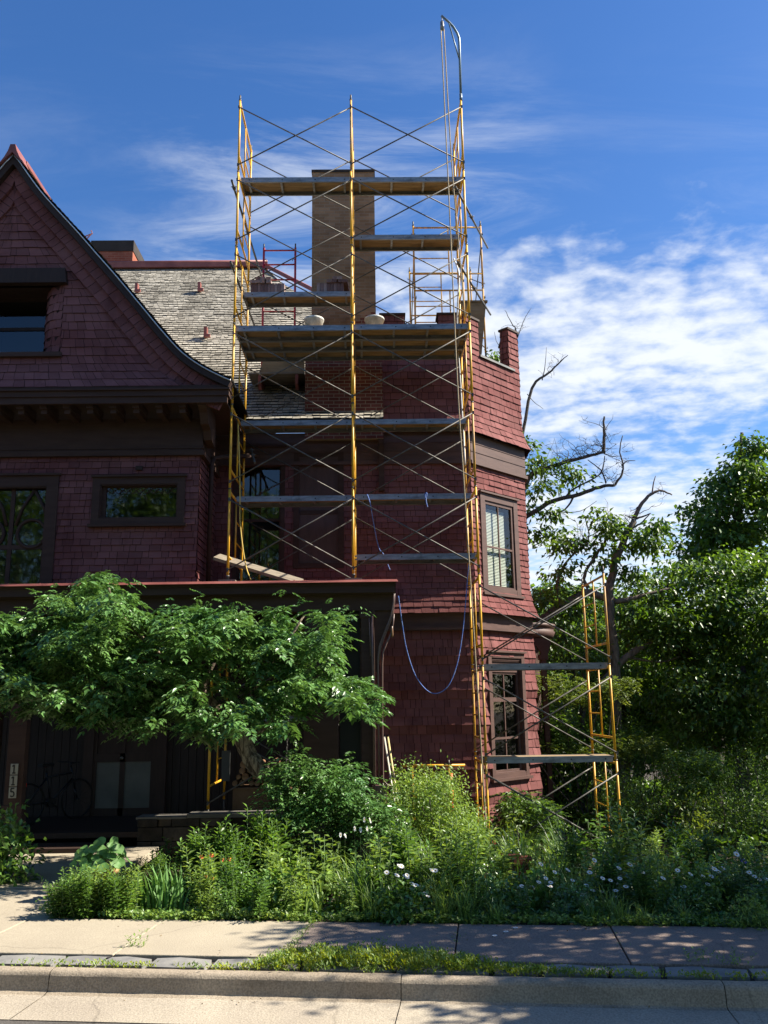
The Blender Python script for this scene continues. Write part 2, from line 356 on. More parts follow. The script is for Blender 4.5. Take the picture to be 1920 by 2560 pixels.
tag(gt.build('gutter', GUT), kind='structure')
rd = MB(); rd.face([st(-60, -14, -.178), st(60, -14, -.178), st(60, 6.85, -.178), st(-60, 6.85, -.178)])
tag(rd.build('road', ROADM), kind='structure')
fl = MB()
t = -9.
while t < 4:
    L_ = rnd.uniform(.35, .8); a = .025
    pts = [st(t+a, 7.6, -.012), st(t+L_*.5, 7.585+rnd.uniform(0, .03), -.012), st(t+L_-a, 7.6+rnd.uniform(-.01, .03), -.012), st(t+L_-a+rnd.uniform(-.08, .08), 7.86+rnd.uniform(-.05, .02), -.012), st(t+L_*.4, 7.88, -.012), st(t+a+rnd.uniform(-.05, .05), 7.84, -.012)]
    fl.face([q for q in pts]); 
    for i in range(6): fl.face([pts[i], pts[(i+1) % 6], pts[(i+1) % 6]-V((0, 0, .05)), pts[i]-V((0, 0, .05))])
    t += L_
tag(fl.build('paving', FLAG), kind='structure')

# ------------------------------------------------------------------ the house
house = empty('house', (-3, 16, 0), 'dark red shingled house with a curved gable, corner tower and covered porch', 'house')
HO = V((-3, 16, 0))
def hb(mb, name, mats, parent=house, **k):
    o = mb.build(name, mats, None, **k)
    o.parent = parent
    o.matrix_parent_inverse = Matrix.Translation(-HO)
    return o
def shingle(mb, P, v0, v1, expo, ivals, out=lambda v: 0., wmin=.10, wmax=.24, th=.021, jit=.005, useg=1, m=0):
    n = max(1, round((v1-v0)/expo)); e = (v1-v0)/n
    for i in range(n):
        vb = v0+i*e; vt = vb+e; vm = (vb+vt)/2
        a = ivals(vb+1e-4, vm); b = ivals(vt-1e-4, vm)
        if len(a) != len(b): a = b = ivals(vm, vm)
        ob, ot = out(vb), out(vt-1e-4)
        for (a0, a1), (b0, b1) in zip(a, b):
            if max(a1-a0, b1-b0) < .02: continue
            for q in range(useg):
                f0, f1 = q/useg, (q+1)/useg
                mb.face([P(a0+(a1-a0)*f0, vb, ob-.004), P(a0+(a1-a0)*f1, vb, ob-.004), P(b0+(b1-b0)*f1, vt, ot-.004), P(b0+(b1-b0)*f0, vt, ot-.004)], m+1)
            Ln = max(a1-a0, b1-b0); u = -rnd.uniform(0, wmax*.8); g = .004
            while u < Ln:
                wd = rnd.uniform(wmin, wmax); f0, f1 = max(0., u+g)/Ln, min(Ln, u+wd-g)/Ln; u += wd
                if f1-f0 < .01/Ln: continue
                x0, x1 = a0+(a1-a0)*f0, a0+(a1-a0)*f1; y0, y1 = b0+(b1-b0)*f0, b0+(b1-b0)*f1
                o = ob+th*rnd.uniform(.6, 1.3); vj = vb+rnd.uniform(-jit, jit)
                k = len(mb.v)
                mb.v += [tuple(P(x0, vj, o)), tuple(P(x1, vj, o+rnd.uniform(-.002, .002))), tuple(P(y1, vt+.006, ot+.002)), tuple(P(y0, vt+.006, ot+.002)), tuple(P(x0, vj, ob-.004)), tuple(P(x1, vj, ob-.004))]
                mb.f += [(k, k+1, k+2, k+3), (k+4, k+5, k+1, k)]; mb.m += [m, m+1]; mb.s += [False, False]  # underside takes the dark joint colour, a painted shadow line below each course
def plane(O, U, N, Vv=V((0, 0, 1))):
    O, U, N, Vv = V(O), V(U).normalized(), V(N).normalized(), V(Vv).normalized()
    return lambda u, v, o: O+U*u+Vv*v+N*o
def spans(lo_, hi_, holes):
    """interval between two edge functions of v with rectangular openings cut out"""
    def f(v, vm):
        out = [(lo_(v), hi_(v))]
        for a, b, c, d in holes:
            if c < vm < d:
                nw = []
                for x, y in out:
                    if a > x and a < y: nw.append((x, a))
                    if b < y and b > x: nw.append((b, y))
                    if b <= x or a >= y: nw.append((x, y))
                out = nw
        return out
    return f
def offs(path, d):
    """offset an open plan polyline outward (to its right-hand side) with mitred corners"""
    pts = [V((a, b)) for a, b in path]; res = []
    for i, p in enumerate(pts):
        t0 = (pts[i]-pts[i-1]).normalized() if i else (pts[1]-pts[0]).normalized()
        t1 = (pts[i+1]-pts[i]).normalized() if i < len(pts)-1 else t0
        n0, n1 = V((t0.y, -t0.x)), V((t1.y, -t1.x)); b = (n0+n1).normalized()
        res.append(p+b*(d/max(.2, b.dot(n0))))
    return res
def band(mb, path, z0, z1, o0, o1, m=0):
    A, B = offs(path, o0), offs(path, o1); n = len(path)
    for i in range(n-1):
        for q in ([(B[i], z0), (B[i+1], z0), (B[i+1], z1), (B[i], z1)], [(B[i], z1), (B[i+1], z1), (A[i+1], z1), (A[i], z1)], [(A[i], z0), (A[i+1], z0), (B[i+1], z0), (B[i], z0)]):
            mb.face([(p.x, p.y, z) for p, z in q], m)
    for i in (0, n-1):
        mb.face([(A[i].x, A[i].y, z0), (B[i].x, B[i].y, z0), (B[i].x, B[i].y, z1), (A[i].x, A[i].y, z1)], m)

# --- windows: casing part with sash / pane / blind / room children
def window(name, P, u0, u1, v0, v1, cas, gl, rec=.08, rails=(), munt=(), trim=TRIM, proud=.05, room=.7, sill=True, extra=None, blind=None, label=None):
    """P(u, v, o): wall point; outer casing rect, glass rect gl=(a,b,c,d)"""
    def bx(mb, a, b, c, d, o0, o1, m=0):
        mb.prism([(a, c), (b, c), (b, d), (a, d)], lambda x, y, z: P(x, y, z), o0, o1, m)
    c = MB(); a, b, lo_, hi_ = gl; cw = cas
    bx(c, u0, u0+cw, v0, v1, -.02, proud); bx(c, u1-cw, u1, v0, v1, -.02, proud)
    bx(c, u0+cw, u1-cw, v1-cw, v1, -.02, proud-.003); bx(c, u0-.03, u1+.03, v1, v1+.035, -.02, proud+.04)
    bx(c, u0+cw, u1-cw, v0, v0+cw*.8, -.02, proud-.003)
    if sill: bx(c, u0-.04, u1+.04, v0-.05, v0, -.02, proud+.05)
    # inner step of the casing and the reveal behind it
    bx(c, u0+cw, u0+cw+.02, v0+cw*.8, v1-cw, -rec-.04, proud-.02); bx(c, u1-cw-.02, u1-cw, v0+cw*.8, v1-cw, -rec-.04, proud-.02)
    bx(c, u0+cw+.02, u1-cw-.02, v1-cw-.02, v1-cw, -rec-.04, proud-.02); bx(c, u0+cw+.02, u1-cw-.02, v0+cw*.8, v0+cw*.8+.02, -rec-.04, proud-.02)
    win = hb(c, name, trim)
    if label: win['label'] = label
    s = MB(); o0, o1 = -rec-.03, -rec+.01; i0, i1, j0, j1 = u0+cw+.02, u1-cw-.02, v0+cw*.8+.02, v1-cw-.02
    bx(s, i0, a, j0, j1, o0, o1); bx(s, b, i1, j0, j1, o0, o1); bx(s, a, b, hi_, j1, o0, o1-.002); bx(s, a, b, j0, lo_, o0, o1-.002)
    for r0, r1 in rails: bx(s, a, b, r0, r1, o0, o1-.004)
    for m0, m1 in munt: bx(s, m0, m1, lo_, hi_, o0+.006, o1-.008)
    if extra: extra(s, bx, o0, o1)
    def child(mb, nm, mt):
        o = mb.build(nm, mt); o.parent = win; return o
    child(s, 'sash', trim)
    g = MB(); g.face([P(a, lo_, o0+.012), P(b, lo_, o0+.012), P(b, hi_, o0+.012), P(a, hi_, o0+.012)]); child(g, 'pane', GLASS)
    if blind:
        bl = MB()
        for (ba, bb, bc, bd) in blind:
            n = max(1, int((bd-bc)/.03))
            for i in range(n):
                z0 = bc+(bd-bc)*i/n; z1 = z0+(bd-bc)/n*.86
                bl.face([P(ba, z0, o0-.06), P(bb, z0, o0-.06), P(bb, z1, o0-.075), P(ba, z1, o0-.075)])
        child(bl, 'blind', BLIND)
    rm = MB(); e = -rec-.05
    q = [(i0-.05, j0-.05), (i1+.05, j0-.05), (i1+.05, j1+.05), (i0-.05, j1+.05)]
    for k_ in range(4): rm.face([P(*q[k_], e), P(*q[(k_+1) % 4], e), P(*q[(k_+1) % 4], e-room), P(*q[k_], e-room)])
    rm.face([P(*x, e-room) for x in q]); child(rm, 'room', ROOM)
    return win

# --- front gable -------------------------------------------------------
GX, GY = -6.51, 14.42
E = [(GX, 12.06), (-6.35, 11.87), (-6.09, 11.49), (-5.81, 11.13), (-5.243, 10.49), (-4.88, 10.06), (-4.53, 9.65), (-4.121, 9.15), (-3.829, 8.785), (-3.546, 8.44), (-3.262, 8.13), (-2.933, 7.885), (-2.607, 7.705), (-2.42, 7.62)]
def smooth_curve(pts, n=4):
    out = []
    for i in range(len(pts)-1):
        p0, p1, p2, p3 = pts[max(i-1, 0)], pts[i], pts[i+1], pts[min(i+2, len(pts)-1)]
        for k_ in range(n):
            t = k_/n; out.append(tuple(.5*(2*p1[d]+(p2[d]-p0[d])*t+(2*p0[d]-5*p1[d]+4*p2[d]-p3[d])*t*t+(3*p1[d]-p0[d]-3*p2[d]+p3[d])*t**3) for d in (0, 1)))
    return out+[pts[-1]]
E = [E[0]]+smooth_curve(E[1:], 3)
def inset(d):
    res = []
    for i, (x, z) in enumerate(E):
        if i == 0:
            a, b = E[0], E[1]; tx, tz = b[0]-a[0], b[1]-a[1]; l = math.hypot(tx, tz); res.append((GX, z-d/(tx/l))); continue
        a, b = E[i-1], E[min(i+1, len(E)-1)]; tx, tz = b[0]-a[0], b[1]-a[1]; l = math.hypot(tx, tz)
        res.append((x+d*tz/l, z-d*tx/l))
    return [(max(x, GX), z) for x, z in res]
def edge_x(d):
    q = inset(d); zs = [z for x, z in q][::-1]; xs = [x for x, z in q][::-1]
    return lambda z: float(np.interp(z, zs, xs))
ex = edge_x(.52)
AX0, AX1, AZ0, AZ1 = GX-1.02, GX+1.02, 8.21, 9.66
gw = MB()
gout = lambda v: .17*max(0., 1-(v-7.52)/.62)**1.6
shingle(gw, plane((0, GY, 0), (1, 0, 0), (0, -1, 0)), 7.52, 11.55, .163, spans(lambda v: 2*GX-ex(v), ex, [(AX0, AX1, AZ0, AZ1)]), gout, .10, .26)
for sg in (1, -1):          # curved shingled jambs of the attic opening
    def PJ(u, v, o, sg=sg):
        an = u*math.pi/2; x = 1.02-.46*math.sin(an); y = GY+.55*(1-math.cos(an)); nx, ny = -math.cos(an), -math.sin(an)
        return V((GX+sg*(x+o*math.sin(an)*.0-o*math.cos(an)*.0-o*.9), y-o*.5, v))
    shingle(gw, PJ, AZ0, 9.52, .163, lambda v, vm: [(0., 1.)], lambda v: 0., .17, .33, useg=6)
hb(gw, 'gable_wall', [RED, GAP_SHADE])
tb = MB()
def ring(mb, d0, d1, y0, y1, m=0, both=True):
    A, B = inset(d0), inset(d1)
    for sg in ((1, -1) if both else (1,)):
        f = lambda q, y: (GX+sg*(q[0]-GX), y, q[1])
        for i in range(len(A)-1):
            for q in ([f(A[i], y0), f(A[i+1], y0), f(B[i+1], y0), f(B[i], y0)], [f(B[i], y0), f(B[i+1], y0), f(B[i+1], y1), f(B[i], y1)], [f(A[i], y0), f(A[i+1], y0), f(A[i+1], y1), f(A[i], y1)]): mb.face(q, m)
        mb.face([f(A[-1], y0), f(B[-1], y0), f(B[-1], y1), f(A[-1], y1)], m)
ring(tb, .03, .15, 14.20, 14.46)
hb(tb, 'fascia', DARK)
rb = MB()
def rake(mb, d0, d1, y):       # bands of slanted tiles that follow the roof curve
    for sg in (1, -1):
        A, B = inset(d0), inset(d1); acc = 0
        for i in range(len(A)-1):
            a0, a1, b0, b1 = A[i], A[i+1], B[i], B[i+1]
            L_ = math.hypot(a1[0]-a0[0], a1[1]-a0[1]); n = max(1, round(L_/.17))
            for j in range(n):
                f0, f1 = j/n+.004/L_, (j+1)/n-.004/L_; lp = lambda p, q, t: (GX+sg*(p[0]+(q[0]-p[0])*t-GX), p[1]+(q[1]-p[1])*t)
                o = rnd.uniform(.0, .006)
                c = [lp(a0, a1, f0), lp(a0, a1, f1), lp(b0, b1, f1), lp(b0, b1, f0)]
                mb.face([(c[0][0], y+.014, c[0][1]), (c[1][0], y+.014, c[1][1]), (c[2][0], y-o, c[2][1]), (c[3][0], y-o, c[3][1])])
                mb.face([(c[3][0], y-o, c[3][1]), (c[2][0], y-o, c[2][1]), (c[2][0], y+.06, c[2][1]), (c[3][0], y+.06, c[3][1])])
rake(rb, .15, .35, 14.31); rake(rb, .35, .56, 14.36)
hb(rb, 'rake_board', [RED])
de = MB()
for sg in (1, -1): de.tube([(GX+sg*(x-GX), 14.185, z) for x, z in inset(.035)], .013, 6)
hb(de, 'drip_edge', mat('pale_metal_edge', (.55, .55, .55), rough=.35, metal=.6))
# curved gable roof, tiled on both slopes
al = [0.]
for i in range(len(E)-1): al.append(al[-1]+math.hypot(E[i+1][0]-E[i][0], E[i+1][1]-E[i][1]))
gr = MB()
for sg in (1, -1):
    def PG(u, v, o, sg=sg):
        s_ = al[-1]-v; x = np.interp(s_, al, [q[0] for q in E]); z = np.interp(s_, al, [q[1] for q in E])
        x2 = np.interp(s_+.05, al, [q[0] for q in E]); z2 = np.interp(s_+.05, al, [q[1] for q in E]); tx, tz = x2-x, z2-z
        if abs(tx)+abs(tz) < 1e-5: tx, tz = .9, -.4
        l = math.hypot(tx, tz)
        return V((GX+sg*(x-GX-o*tz/l), u, z+o*tx/l))
    shingle(gr, PG, 0, al[-1], .125, lambda v, vm: [(14.17, 20.9)], lambda v: .0, .10, .24, .02, m=0)
hb(gr, 'gable_roof', [GRAY, GRAYGAP_SHADE])
fi = MB(); pf = [(-.24, 11.76), (-.14, 11.92), (-.08, 12.05), (-.045, 12.18), (.045, 12.18), (.08, 12.05), (.14, 11.92), (.24, 11.76), (0, 12.02)]
fi.prism(pf, lambda a, b, d: V((GX+a, 14.12+d, b)), 0, .5); fi.beam((GX, 14.6, 12.12), (GX, 21, 12.12), .16, .08)
hb(fi, 'finial', REDMET, bevel=.01)
an = MB(); q = at(210, 592, 15.2); an.tube([q, q+V((.16, 0, .07)), q+V((.13, 0, .13))], .012, 6); an.tube([q+V((.05, 0, -.05)), q+V((.15, 0, .07))], .012, 6); hb(an, 'roof_bracket', REDMET)
# attic opening: hood, ledge and glazing
ho = MB(); ho.prism([(-1.08, 9.52), (1.08, 9.52), (1.04, 9.80), (-1.04, 9.80)], lambda a, b, d: V((GX+a, 14.30+d, b)), 0, .2)
ho.box(GX-1.0, GX+1.0, 14.44, 15.0, 9.52, 9.58); hb(ho, 'lintel', DARK)
sl = MB(); sl.box(GX-1.06, GX+1.06, 14.33, 15.05, 8.13, 8.21); hb(sl, 'sill', TRIM)
PA = plane((0, 14.95, 0), (1, 0, 0), (0, -1, 0))
window('window', PA, GX-.62, GX+.62, 8.2, 9.56, .05, (GX-.55, GX+.55, 8.27, 9.48), .03, rails=[(8.90, 8.96)], trim=DARK, proud=.02, sill=False)
# frieze, cornice and corbels under the gable
CPATH = [(-14, 15.), (-3.088, 15.), (-3.088, 16.55)]
fz = MB(); band(fz, CPATH, 6.53, 7.16, -.1, .05); band(fz, CPATH, 6.47, 6.56, -.1, .085); band(fz, CPATH, 6.60, 6.63, -.1, .065)
hb(fz, 'frieze', TRIM)
co = MB(); co.box(-10.6, -2.47, 14.24, 14.5, 7.34, 7.53); co.box(-10.6, -2.45, 14.20, 14.5, 7.44, 7.47); co.box(-10.6, -2.55, 14.30, 16.4, 7.30, 7.34); co.box(-10.6, -2.50, 14.27, 14.33, 7.22, 7.34)
hb(co, 'cornice', TRIM)
for i in range(19):
    x = -6.5+(-2)*.4+.40*(i-6); 
    if x > -3.1: break
    cb = MB(); cb.box(x-.06, x+.06, 14.36, 14.95, 7.17, 7.30); cb.box(x-.05, x+.05, 14.42, 14.95, 7.09, 7.17); hb(cb, 'corbel', TRIM)
cb = MB(); cb.prism([(14.34, 7.3), (14.34, 7.2), (14.5, 7.12), (14.62, 6.95), (14.85, 6.9), (14.95, 6.75), (15.3, 6.7), (15.3, 7.3)], lambda a, b, d: V((-3.02+d, a, b)), 0, .14); hb(cb, 'scroll_bracket', TRIM)
# second-storey wall under the gable
W2 = [(-4.957, -3.324, 5.235, 6.085), (-7.21, -5.561, 4.0, 6.129)]
w2 = MB()
shingle(w2, plane((0, 15., 0), (1, 0, 0), (0, -1, 0)), 4.05, 6.5, .118, spans(lambda v: -12., lambda v: -3.088, W2), lambda v: 0., .09, .24)
shingle(w2, plane((-3.088, 15., 0), (0, 1, 0), (1, 0, 0)), 4.05, 6.5, .118, spans(lambda v: 0., lambda v: 1.55, []), lambda v: 0., .09, .24)
hb(w2, 'upper_wall', [RED, GAP_SHADE])
PW = plane((0, 15., 0), (1, 0, 0), (0, -1, 0))
LEAD = mat('lead_came', (.06, .06, .06), rough=.5)
def diamonds(s, bx, o0, o1):
    for i in range(11):
        x = -4.71+.124*i
        for sg in (1, -1):
            p, q = PW(x-.062*sg, 5.914, o0+.02), PW(x+.062*sg, 5.80, o0+.02); s.beam(p, q, .012, .012, 0, (0, 1, 0))
window('window', PW, -4.957, -3.324, 5.235, 6.085, .13, (-4.734, -3.439, 5.333, 5.914), .05, extra=diamonds, label='wide window with a strip of leaded diamonds')
def tracery(s, bx, o0, o1):
    for sg in (1, -1):
        c = PW(-6.384+sg*.37, 5.10, o0+.03)
        pts = [c+V((math.cos(t)*.25, 0, math.sin(t)*.25)) for t in np.linspace(0, 2*math.pi, 25)]; s.tube(pts, .03, 6, caps=False)
        for s2 in (1, -1):
            s.tube([PW(-6.384+sg*.37+s2*.29, 5.25, o0+.03), PW(-6.384+sg*.37+s2*.2, 5.55, o0+.03), PW(-6.384+sg*.37, 5.9, o0+.03)], .028, 6)
window('window', PW, -7.21, -5.561, 4.0, 6.129, .2, (-6.97, -5.797, 4.05, 5.948), .06, rails=[(4.82, 4.9)], munt=[(-6.42, -6.348)], extra=tracery, label='tall window with circular tracery')
ve = MB(); ve.box(-4.21, -4.09, 14.93, 14.975, 6.21, 6.28); hb(ve, 'vent', DARK)

# --- recessed wall behind the scaffold, tower --------------------------------
TP = [(-3.088, 16.55), (1.93, 16.55), (3.217, 17.837), (3.217, 24.)]
CU, CN = V((.7071, .7071, 0)), V((.7071, -.7071, 0)); CL = 1.82
PF = plane((0, 16.55, 0), (1, 0, 0), (0, -1, 0)); PC = plane((1.93, 16.55, 0), CU, CN); PS = plane((3.217, 17.837, 0), (0, 1, 0), (1, 0, 0))
MIT = math.tan(R(22.5))
def tower(mb, z0, z1, expo, out, fholes=(), choles=(), x0=-3.088, side=5.):
    shingle(mb, PF, z0, z1, expo, spans(lambda v: x0, lambda v: 1.93+MIT*out(v), fholes), out, .09, .25)
    shingle(mb, PC, z0, z1, expo, spans(lambda v: -MIT*out(v), lambda v: CL+MIT*out(v), choles), out, .09, .25)
    shingle(mb, PS, z0, z1, expo, spans(lambda v: -MIT*out(v), lambda v: side, []), out, .12, .3)
tw = MB()
# parapet storey, flared at the foot
o_up = lambda v: .15*max(0., 1-(v-7.33)/.5)**1.5
tower(tw, 7.33, 9.08, .145, o_up, x0=.20)
# second storey
UW = (.245, 1.48, 4.18, 6.17)
o_mid = lambda v: .145*max(0., 1-(v-3.76)/.62)**1.5
tower(tw, 3.76, 6.72, .118, o_mid, fholes=[(-2.72, -1.72, 4.0, 7.1), (-1.55, -.57, 4.65, 6.98)], choles=[UW])
# ground storey: courses grouped in small skirts of four
LW = (.255, 1.42, .70, 3.03)
def o_low(v):
    f = ((v-3.43) % .632)/.632
    return .004+.066*(1-f)**1.1
shl = MB(); tower(tw, -.362, 3.43, .158, o_low, choles=[LW], x0=-.35)
hb(tw, 'tower_wall', [RED, GAP_SHADE])
tm = MB()
band(tm, TP, 6.72, 7.36, -.1, .035); band(tm, TP, 6.70, 6.77, -.1, .075); band(tm, TP, 6.96, 6.975, -.1, .045); band(tm, TP, 7.14, 7.155, -.1, .045)
hb(tm, 'frieze', TRIML)
bt = MB(); band(bt, TP[:3]+[(3.217, 24.)], 3.43, 3.80, -.1, .03); band(bt, TP, 3.44, 3.49, -.1, .115); band(bt, TP, 3.49, 3.53, -.1, .08); hb(bt, 'belt_course', TRIML)
# crenellated parapet
def merlon(P, u0, u1, z0, z1, th=.32):
    mb = MB(); n = lambda v: 0.
    shingle(mb, P, z0, z1, .14, lambda v, vm: [(u0, u1)], lambda v: 0., .09, .25)
    shingle(mb, lambda u, v, o: P(u0-o, v, -u), z0, z1, .14, lambda v, vm: [(0, th)], lambda v: 0., .09, .2)
    shingle(mb, lambda u, v, o: P(u1+o, v, -u), z0, z1, .14, lambda v, vm: [(0, th)], lambda v: 0., .09, .2)
    shingle(mb, lambda u, v, o: P(u, v, -th-o), z0, z1, .14, lambda v, vm: [(u0, u1)], lambda v: 0., .09, .25)
    mb.prism([(u0-.03, z1), (u1+.03, z1), (u1+.03, z1+.045), (u0-.03, z1+.045)], lambda a, b, d: P(a, b, d), -th-.03, .03, 2)
    hb(mb, 'merlon', [RED, GAP_SHADE, DARK])
merlon(PF, .20, .68, 9.08, 9.88); merlon(PF, 1.38, 1.925, 9.08, 9.88); merlon(PC, 0, .42, 9.08, 9.86); merlon(PC, 1.47, 1.82, 9.08, 10.02, .2); merlon(PS, .0, .6, 9.08, 9.95, .3)
LEADC = mat('grey_lead_coping', (.10, .10, .10), (.15, .15, .145), .5, 4, metal=.3)
for P, a, b in ((PF, .70, 1.36), (PC, .44, 1.62), (PS, .62, 4.9)):
    cp = MB(); cp.prism([(a-.02, 9.075), (b, 9.075), (b, 9.12), (a-.02, 9.12)], lambda x, y, d, P=P: P(x, y, d), -.33, .05); hb(cp, 'coping', LEADC)
dk = MB(); dk.face([(.1, 16.6, 8.75), (1.9, 16.6, 8.75), (3.15, 17.85, 8.75), (3.15, 24, 8.75), (.1, 24, 8.75)]); dk.face([(.1, 16.6, 8.75), (.1, 24, 8.75), (.1, 24, 7.0), (.1, 16.6, 7.0)]); dk.face([(.1, 24, 8.75), (3.2, 24, 8.75), (3.2, 24, -.4), (.1, 24, -.4)])
hb(dk, 'roof_deck', GRAYGAP_SHADE)
# tower windows
window('window', PC, *UW, .14, (.43, 1.27, 4.33, 5.96), .0, rails=[(5.08, 5.12)], munt=[(.838, .862)], trim=TRIML, proud=.035, blind=[(.42, 1.16, 4.3, 5.9)], label='sash window with a pale blind half drawn across')
def dent(s, bx, o0, o1):
    for i in range(24): bx(s, .42+i*.036, .44+i*.036, 2.86, 2.885, o1, o1+.05)
    bx(s, .40, 1.30, 2.885, 2.90, o1, o1+.06); bx(s, .42, 1.27, 2.66, 2.86, o1-.02, o1+.02)
LWn = window('window', PC, *LW, .10, (.42, 1.24, .84, 2.62), .03, rails=[(2.10, 2.18), (1.40, 1.44)], munt=[(.825, .85)], trim=TRIML, proud=.07, extra=dent, label='tall window with a transom light and dentil panel')
# recessed wall openings
window('window', PF, -2.72, -1.72, 4.25, 7.08, .08, (-2.60, -1.84, 4.35, 6.97), .09, rails=[(5.60, 5.66)], proud=.03, blind=[(-2.6, -1.84, 6.75, 6.97)], label='open sash window with a short blind')
bp = MB(); PP = PF
for a, b, c, d, o0, o1, m in ((-1.55, -1.44, 4.65, 6.98, -.05, .04, 0), (-.68, -.57, 4.65, 6.98, -.05, .04, 0), (-1.44, -.68, 6.87, 6.98, -.05, .037, 0), (-1.44, -.68, 4.65, 4.75, -.05, .037, 0), (-1.44, -.68, 4.75, 6.87, -.05, -.02, 1), (-1.44, -.68, 5.72, 5.8, -.02, -.005, 0)):
    bp.prism([(a, c), (b, c), (b, d), (a, d)], lambda x, y, z: PF(x, y, z), o0, o1, m)
hb(bp, 'boarded_window', [TRIM, mat('brown_board_panel', (.085, .05, .042), (.11, .065, .055), .7, 3, (5, 5, 1))])
cbd = MB(); cbd.box(.12, .23, 16.42, 16.52, 6.15, 7.3); hb(cbd, 'corner_board', TRIM)
ds = MB(); ds.tube([(-2.99, 15.6, 4.15), (-2.99, 15.6, 6.5), (-2.95, 15.66, 6.62), (-2.8, 15.8, 6.68), (-2.2, 16.3, 6.85)], .045, 8); hb(ds, 'downspout', TRIM)

# --- main roof ------------------------------------------------------------------
EY, EZ, SL = 16.215, 7.555, 1.02
sd = V((0, 1, SL)).normalized(); PR = lambda u, v, o: V((u, EY, EZ))+sd*v+V((0, -SL, 1)).normalized()*o
RL = 6.71*math.sqrt(1+SL*SL)
def hip(v):
    y = EY+v/math.sqrt(1+SL*SL); return min(-3.10+(22.80-y)*.797, .22)
mr = MB(); shingle(mr, PR, 0, RL, .128, spans(lambda v: -8.2, hip, []), lambda v: rnd.uniform(-.004, .004), .08, .17, .022, .012)
mr.face([PR(-3.04, RL, 0), PR(.9, .6, 0), (4., 23, 7.8), (-3.04, 23.6, 14.3)], 0); mr.face([PR(-8.2, RL, 0), PR(-3.04, RL, 0), (-3.04, 30, 6), (-8.2, 30, 6)], 1)
mr.box(-3.05, .2, 16.205, 16.245, 7.44, 7.545, 1); mr.face([(-3.08, 16.21, 7.45), (.2, 16.21, 7.45), (.2, 16.6, 7.42), (-3.08, 16.6, 7.42)], 1)
hb(mr, 'main_roof', [GRAY, GRAYGAP_SHADE])
rc = MB(); rc.beam(PR(-8.4, RL, .05), PR(-2.95, RL, .05), .26, .16); rc.tube([PR(-8.4, RL, .16), PR(-2.95, RL, .16)], .06, 8); rc.beam(PR(-3.0, RL, .05), PR(.6, RL-5.2, .05), .2, .1)
hb(rc, 'ridge_cap', REDMET)
for px_j, py_j in ((344, 733), (500, 730), (516, 845)):
    d = ray(px_j, py_j); nrm = V((0, -SL, 1)); t = (V((0, EY, EZ))-V((0, 0, EYE))).dot(nrm)/d.dot(nrm); q = V((0, 0, EYE))+d*t
    j = MB(); j.box(q.x-.035, q.x+.035, q.y-.16, q.y+.0, q.z-.02, q.z+.22); j.box(q.x-.03, q.x+.12, q.y-.2, q.y-.14, q.z-.05, q.z+.02); hb(j, 'roof_jack', REDMET)
lc = MB(); lc.box(-8.14, -6.93, 23.2, 24.6, 13.0, 15.1, 0); lc.box(-8.16, -6.91, 23.18, 24.62, 15.1, 15.44, 1); hb(lc, 'rear_chimney', [BRICKO, SOOT])
fcn = MB(); fcn.box(-1.22, .105, 16.6, 17.45, 8.6, 13.22); fcn.box(-1.235, .12, 16.585, 17.465, 13.22, 13.28, 1); fcn.box(-1.33, .22, 16.40, 17.5, 7.2, 9.30); fcn.box(-1.05, .55, 16.64, 17.48, 9.30, 9.62); fcn.box(-.5, .22, 16.57, 17.49, 9.30, 9.9)
fo = hb(fcn, 'chimney', [brickmat('tan_and_red_brick', (.22, .135, .08), (.31, .20, .125), (.25, .20, .15), red=((.12, .036, .028), (.16, .052, .040))), SOOT])

# --- porch -------------------------------------------------------------------------
pr = MB(); pr.face([(-14, 14.17, 4.09), (.38, 14.17, 4.09), (.38, 16.6, 4.27), (-14, 16.6, 4.27)]); pr.face([(-14, 14.115, 4.045), (.40, 14.115, 4.045), (.38, 14.17, 4.09), (-14, 14.17, 4.09)]); pr.face([(-14, 14.115, 4.045), (.40, 14.115, 4.045), (.38, 14.18, 4.05), (-14, 14.18, 4.05)])
pr.face([(.38, 14.17, 4.06), (.38, 16.6, 4.24), (.38, 16.6, 4.27), (.38, 14.17, 4.09)])
for x in np.arange(-13.8, .2, .52): pr.box(x, x+.02, 14.18, 14.2, 4.09, 4.1)
hb(pr, 'porch_roof', REDMET)
pf_ = MB(); pf_.box(-14, .34, 14.2, 14.26, 3.88, 4.06); pf_.box(-14, .36, 14.18, 14.26, 4.0, 4.06); pf_.box(.30, .36, 14.26, 16.5, 3.88, 4.06); pf_.box(-14, .3, 14.26, 16.5, 3.86, 3.88); pf_.box(-14, .3, 14.34, 14.5, 3.6, 3.86)
hb(pf_, 'porch_fascia', TRIM)
for x0, x1, lab in ((-5.86, -5.58, None), (-1.15, -.60, None), (-.22, .0, None), (-9.6, -9.2, None), (-6.15, -6.02, None)):
    po = MB(); po.box(x0, x1, 14.36, 14.52, -.3, 3.86); po.box(x0-.025, x1+.025, 14.34, 14.54, -.3, .62); po.box(x0-.02, x1+.02, 14.345, 14.535, 3.48, 3.6); hb(po, 'porch_post', TRIM, bevel=.008)
ab = MB(); ab.prism([(0, 3.86), (.33, 3.86), (.315, 3.7), (.24, 3.42), (.15, 3.18), (.09, 2.9), (.06, 2.6), (0, 2.6)], lambda a, b, d: V((a, 14.38+d, b)), 0, .1); hb(ab, 'post_bracket', TRIM)
pfl = MB(); pfl.box(-14, .1, 14.3, 16.5, .12, .2); pfl.box(-14, -4.0, 13.7, 14.3, -.1, .06); hb(pfl, 'porch_floor', DARK)
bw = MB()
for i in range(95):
    x = -14+i*.145; bw.box(x+.004, x+.141, 16.46, 16.5+rnd.uniform(0, .006), .2, 3.87)
